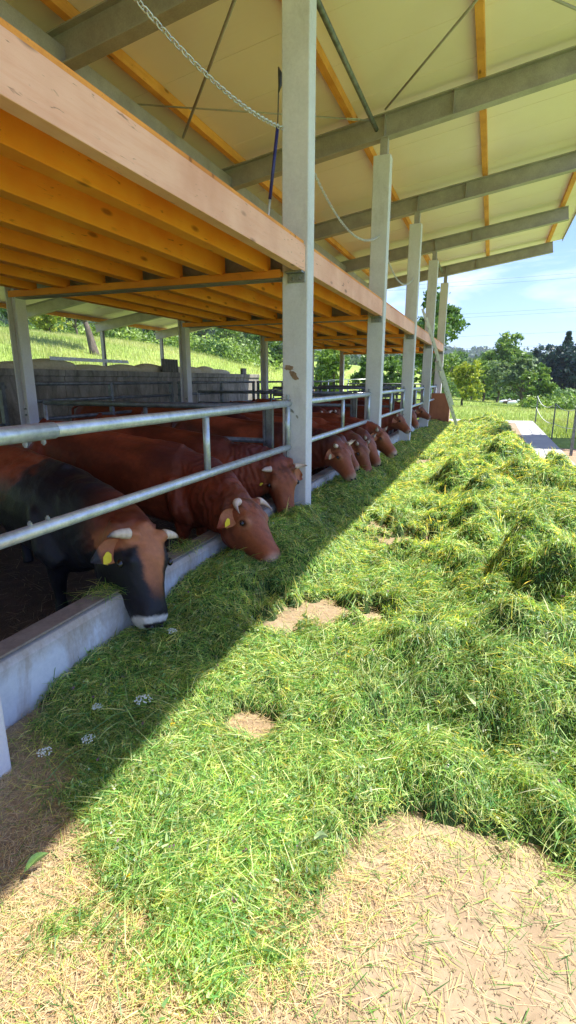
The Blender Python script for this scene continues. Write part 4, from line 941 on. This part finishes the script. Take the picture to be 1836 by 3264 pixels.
# base heap under the blades
gx = np.arange(-2.06, 1.95, .03); gy = np.concatenate([np.arange(.5, 8, .03), np.arange(8, 22.3, .06)])
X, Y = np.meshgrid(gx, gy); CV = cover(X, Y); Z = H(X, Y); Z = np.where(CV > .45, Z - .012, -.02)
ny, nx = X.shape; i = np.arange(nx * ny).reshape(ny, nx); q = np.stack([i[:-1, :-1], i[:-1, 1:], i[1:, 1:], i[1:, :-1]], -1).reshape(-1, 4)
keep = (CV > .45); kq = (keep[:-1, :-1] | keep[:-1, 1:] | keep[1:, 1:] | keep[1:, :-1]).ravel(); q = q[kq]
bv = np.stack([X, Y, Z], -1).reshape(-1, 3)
def scatter(n, rng, ymin=.5, ymax=22.2, power=1.0):
    # density falls with distance from where one stands
    u = rng.random(n); y = ymin * (ymax / ymin) ** (u ** power); x = rng.uniform(-2.05, 1.9, n)
    k = (x < y * .2 + .55) | ((x < y * .3 + 1.3) & (rng.random(n) < .5)); return x[k], y[k]
def heapblades(n, seed, lmin, lmax, wmin, wmax, palette, up=.0, lift=.03, seg=3, thr=.35, power=.8):
    rng = np.random.default_rng(seed); x, y = scatter(n, rng, power=power); c = cover(x, y) * (x > -2.05); k = rng.random(len(x)) < sstep(.02, .75, c) ** 1.3; x = x[k]; y = y[k]; n = len(x)
    e = .02; z = H(x, y); hx = (H(x + e, y) - H(x - e, y)) / (2 * e); hy = (H(x, y + e) - H(x, y - e)) / (2 * e)
    flow = fbm(x * 2.2 + 7, y * 2.2, 3) * 14 + rng.normal(size=n) * 1.0
    slope = np.cos(flow) * hx + np.sin(flow) * hy
    dist = np.sqrt(x * x + y * y + 2.4); lod = np.clip(dist / 2.6, 1, 5.5)
    ln = rng.uniform(lmin, lmax, n) * (1 + .12 * (lod - 1)); wd = rng.uniform(wmin, wmax, n) * lod ** .95
    pitch = np.arctan(np.clip(slope, -1.3, 1.3)) + rng.normal(size=n) * .27 + up + .08
    curl = -rng.uniform(.02, .26, n)
    z = z + rng.random(n) ** 1.5 * lift
    pal = np.array(palette); a = pal[rng.integers(0, len(pal), n)]; t = fbm(x * 3, y * 3)[:, None]; cols = a * (.55 + .9 * rng.random((n, 1)) ** 1.3) * (.75 + .5 * t)
    return blades(np.stack([x, y, z], 1), ln, wd, flow, pitch, curl, cols, rng, seg, rng.normal(size=n) * .6)
GP = [(.21, .44, .11), (.29, .54, .14), (.10, .28, .08), (.39, .60, .20), (.51, .68, .29), (.04, .18, .05), (.60, .71, .40), (.14, .36, .10)]
parts = [heapblades(620000, 1, .022, .075, .0017, .0034, GP), heapblades(38000, 2, .07, .17, .0022, .0036, GP, up=.06, lift=.045), heapblades(130000, 3, .010, .028, .005, .011, [(.16, .32, .11), (.30, .45, .20), (.10, .23, .08)], lift=.04, up=.15),
         heapblades(20000, 4, .04, .15, .0018, .0032, [(.42, .50, .22), (.36, .48, .20), (.46, .52, .26)], lift=.045)]
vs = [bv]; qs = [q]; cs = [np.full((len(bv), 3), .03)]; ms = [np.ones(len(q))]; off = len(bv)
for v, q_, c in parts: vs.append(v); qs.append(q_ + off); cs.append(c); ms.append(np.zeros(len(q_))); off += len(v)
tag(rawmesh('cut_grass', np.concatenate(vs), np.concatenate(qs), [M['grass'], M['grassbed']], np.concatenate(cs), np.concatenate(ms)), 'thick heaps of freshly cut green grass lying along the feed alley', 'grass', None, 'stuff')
# thin scatter of clippings and straw on the bare floor
rng = np.random.default_rng(31); n = 170000; x = rng.uniform(-2.05, 1.6, n); y = .45 + 5.5 * rng.random(n) ** 1.6
c = cover(x, y); dn = fbm(x * 2 + 2, y * 2 + 1, 4); sd = sdist(x, y)
strawy = sstep(.38, .62, dn + .30 * sstep(-.2, -.8, x) + .22 * sstep(1.15, .75, y) - .20 * sstep(-.15, .15, x)); k = rng.random(n) < (.09 + .9 * strawy) * (1 - .6 * c) * np.where(y > 2, .35, 1)
x = x[k]; y = y[k]; n = len(x); fl_ = rng.uniform(0, 6.3, n)
z = np.maximum(H(x, y) * .8, 0) + .002 + .014 * rng.random(n)
pal = np.array([(.66, .50, .28), (.58, .40, .20), (.72, .58, .36), (.46, .29, .14), (.62, .50, .24)]); cl = pal[rng.integers(0, 5, n)] * rng.uniform(.7, 1.2, (n, 1))
v1, q1, c1_ = blades(np.stack([x, y, z], 1), rng.uniform(.01, .07, n) * (1 + .8 * (rng.random(n) > .93)), rng.uniform(.0009, .0021, n), fl_, rng.normal(size=n) * .08, rng.normal(size=n) * .04, cl, rng, 3, None)
tag(rawmesh('loose_straw', v1, q1, [M['straw']], c1_), 'dry tan straw scattered over the bare concrete', 'straw', None, 'stuff')
n = 30000; x = rng.uniform(-2, 1.4, n); y = .5 + 6 * rng.random(n) ** 1.5; sd = sdist(x, y); k = rng.random(n) < np.exp(-np.abs(sd) * 3.2) * (1 - .5 * cover(x, y)) + .05; x = x[k]; y = y[k]; n = len(x)
cl = np.array(GP)[rng.integers(0, len(GP), n)]
v2, q2, c2 = blades(np.stack([x, y, H(x, y) + .004 + .01 * rng.random(n)], 1), rng.uniform(.02, .11, n), rng.uniform(.0014, .003, n), rng.uniform(0, 6.3, n), rng.normal(size=n) * .08, rng.normal(size=n) * .05, cl, rng, 3, None)
tag(rawmesh('stray_clippings', v2, q2, [M['grass']], c2), 'stray green clippings at the edges of the grass', 'grass', None, 'stuff')
rng = np.random.default_rng(37); n = 48000; x = rng.uniform(-2.05, 1.2, n); y = .45 + 3.2 * rng.random(n) ** 1.8; k = (cover(x, y) < .5) & (rng.random(n) < .25 + fbm(x * 4 + 5, y * 4, 4)); x = x[k]; y = y[k]; n = len(x)
pal = np.array([(.10, .065, .035), (.20, .14, .07), (.30, .24, .12), (.14, .15, .05), (.46, .36, .2)]); cl = pal[rng.integers(0, 5, n)]
v3, q3, c3 = blades(np.stack([x, y, .003 + .004 * rng.random(n)], 1), rng.uniform(.002, .012, n), rng.uniform(.001, .0036, n), rng.uniform(0, 6.3, n), rng.normal(size=n) * .05, rng.normal(size=n) * .03, cl, rng, 2, None)
tag(rawmesh('chaff', v3, q3, [M['straw']], c3), 'fine brown chaff and crumbs on the bare floor', 'chaff', None, 'stuff')
# wild carrot flower heads and a few dock leaves
def flower(x, y, s, rot, label):
    z = float(H(np.array([x]), np.array([y]))[0]) + .045; r = random.Random(int(x * 1000))
    f = empty('wild_carrot_flower', (x, y, z), label, 'flower', 'white flower heads in the cut grass')
    dx, dy = math.cos(rot), math.sin(rot)
    MB().tube([(x - dx * .22 * s, y - dy * .22 * s, z - .01), (x - dx * .1 * s, y - dy * .1 * s, z + .02), (x, y, z)], .0016, 5).build('stem', M['stemg'], f)
    m = MB()
    for k in range(60):
        a = r.uniform(0, 6.28); rad = .032 * s * math.sqrt(r.random()); px = x + dx * .03 + rad * math.cos(a); py = y + dy * .03 + rad * math.sin(a); pz = z + .03 - 4 * rad * rad + r.uniform(-.002, .003); q_ = r.uniform(.0022, .004) * s; b0 = len(m.v)
        m.v += [(px + q_, py, pz), (px, py + q_, pz), (px - q_, py, pz), (px, py - q_, pz), (px, py, pz + q_), (px, py, pz - q_)]
        for (u_, v_) in ((0, 1), (1, 2), (2, 3), (3, 0)): m.f += [(b0 + u_, b0 + v_, b0 + 4), (b0 + v_, b0 + u_, b0 + 5)]; m.mi += [0, 0]
    m.build('flower_head', M['petal'], f)
M['stemg'] = simple('stem_green', (.10, .2, .05), (.16, .28, .08), 20, .6)
flower(-1.50, 1.85, 1.35, 1.2, 'large white flower head on the shaded grass left of the shadow edge')
flower(-1.68, 1.72, .8, .8, 'small white flower head just left of the largest one')
flower(-1.66, 1.42, 1.0, 2.6, 'white flower head lying near the bare floor at the lower left')
flower(-1.70, 2.42, 1.0, 0, 'white flower head under the muzzle of the nearest bull')
flower(-1.55, 1.52, .9, 1.5, 'pale drooping flower head between the bare floor and the shaded grass')
def dock(x, y, s, rot, label, w=.3, colr='dockm'):
    z = float(H(np.array([x]), np.array([y]))[0]) + .05; m = MB(); n = 8; pts = []
    for side in (1, -1):
        for i in range(n + 1):
            t = i / n if side == 1 else 1 - i / n; wq = w * s * math.sin(math.pi * t ** .8) * .5
            pts.append((x + math.cos(rot) * t * s - math.sin(rot) * wq * side, y + math.sin(rot) * t * s + math.cos(rot) * wq * side, z + .03 * math.sin(t * 3)))
    m.rings([pts, [(p[0], p[1], p[2] + .0012) for p in pts]]); return tag(m.build('dock_leaf', M[colr], None, org=(x, y, z)), label, 'leaf', 'broad leaves in the cut grass')
M['dockm'] = simple('dock_leaf_green', (.26, .38, .17), (.36, .47, .25), 30, .5)
dock(.06, 2.22, .11, 2.2, 'pale broad leaf lying on the sunlit grass at the right'); dock(-.45, 1.42, .06, .6, 'small pale leaf near the edge of the bare floor'); dock(-.12, 1.98, .06, 1.6, 'small pale leaf on the grass in front of the long pale leaf'); dock(.05, 3.0, .08, 2.9, 'pale leaf on the grass beyond the long pale leaf')
dock(-1.32, .98, .09, 1.3, 'broad green leaf at the shadow edge in the lower left', colr='stemg')
# small blossoms sprinkled through the heap
rng = np.random.default_rng(91)
for nm, lab, colr, cnt in (('yellow_blossoms', 'tiny yellow blossoms sprinkled through the cut grass', (.80, .55, .03), 90), ('clover_blossoms', 'tiny purple clover blossoms sprinkled through the cut grass', (.30, .12, .26), 90), ('white_blossoms', 'tiny whitish blossoms sprinkled through the cut grass', (.6, .62, .52), 160)):
    x, y = scatter(cnt * 3, rng, 1.0, 12); k = cover(x, y) > .6; x = x[k][:cnt]; y = y[k][:cnt]; n = len(x)
    cen = np.repeat(np.stack([x, y, H(x, y) + .035], 1), 7, 0) + rng.normal(size=(n * 7, 3)) * .004
    v, q_ = leafquads(cen, .0055, rng); tag(rawmesh(nm, v, q_, [M['leaf']], np.tile(colr, (len(v), 1))), lab, 'flowers', None, 'stuff')
# rubbish in the pen: straw on the litter
rng = np.random.default_rng(41); n = 9000; x = rng.uniform(-6, -2.25, n); y = rng.uniform(.5, 12, n)
pal = np.array([(.22, .16, .09), (.12, .08, .05), (.3, .23, .14)]); cl = pal[rng.integers(0, 3, n)]
v, q_, c = blades(np.stack([x, y, np.full(n, -.045)], 1), rng.uniform(.05, .18, n), rng.uniform(.003, .006, n), rng.uniform(0, 6.3, n), rng.normal(size=n) * .12 + .08, rng.normal(size=n) * .05, cl, rng)
tag(rawmesh('pen_straw', v, q_, [M['straw']], c), 'trodden straw on the dark pen floor', 'straw', None, 'stuff')
# wisps of grass on the curb top
for i, (y0, lb) in enumerate(((2.45, 'wisp of cut grass on the curb left of the nearest bull'), (3.35, 'wisp of cut grass on the curb between the two nearest bulls'))):
    n = 260; r_ = np.random.default_rng(50 + i); x = -2.15 + r_.normal(size=n) * .05; y = y0 + r_.normal(size=n) * .10
    v, q_, c = blades(np.stack([x, y, .37 + .03 * r_.random(n)], 1), r_.uniform(.05, .15, n), r_.uniform(.003, .005, n), r_.uniform(0, 6.3, n), r_.normal(size=n) * .25 + .1, -r_.random(n) * .3, np.array(GP)[r_.integers(0, len(GP), n)], r_)
    tag(rawmesh('grass_wisp', v, q_, [M['grass']], c), lb, 'grass', None, 'stuff')
hz_ = MB().box(-960, 960, -360, 2560, -60, 135).build('haze', None)
tag(hz_, kind='stuff')
hm2, nt, out = newmat('haze_air'); pv = N(nt, 'ShaderNodeVolumePrincipled'); pv.inputs['Density'].default_value = .00026; pv.inputs['Color'].default_value = (.78, .86, 1, 1); pv.inputs['Anisotropy'].default_value = .2
nt.links.new(pv.outputs[0], out.inputs['Volume']); hz_.data.materials.clear(); hz_.data.materials.append(hm2)
for o in list(bpy.data.objects):
    if '_o' in o.keys(): del o['_o']
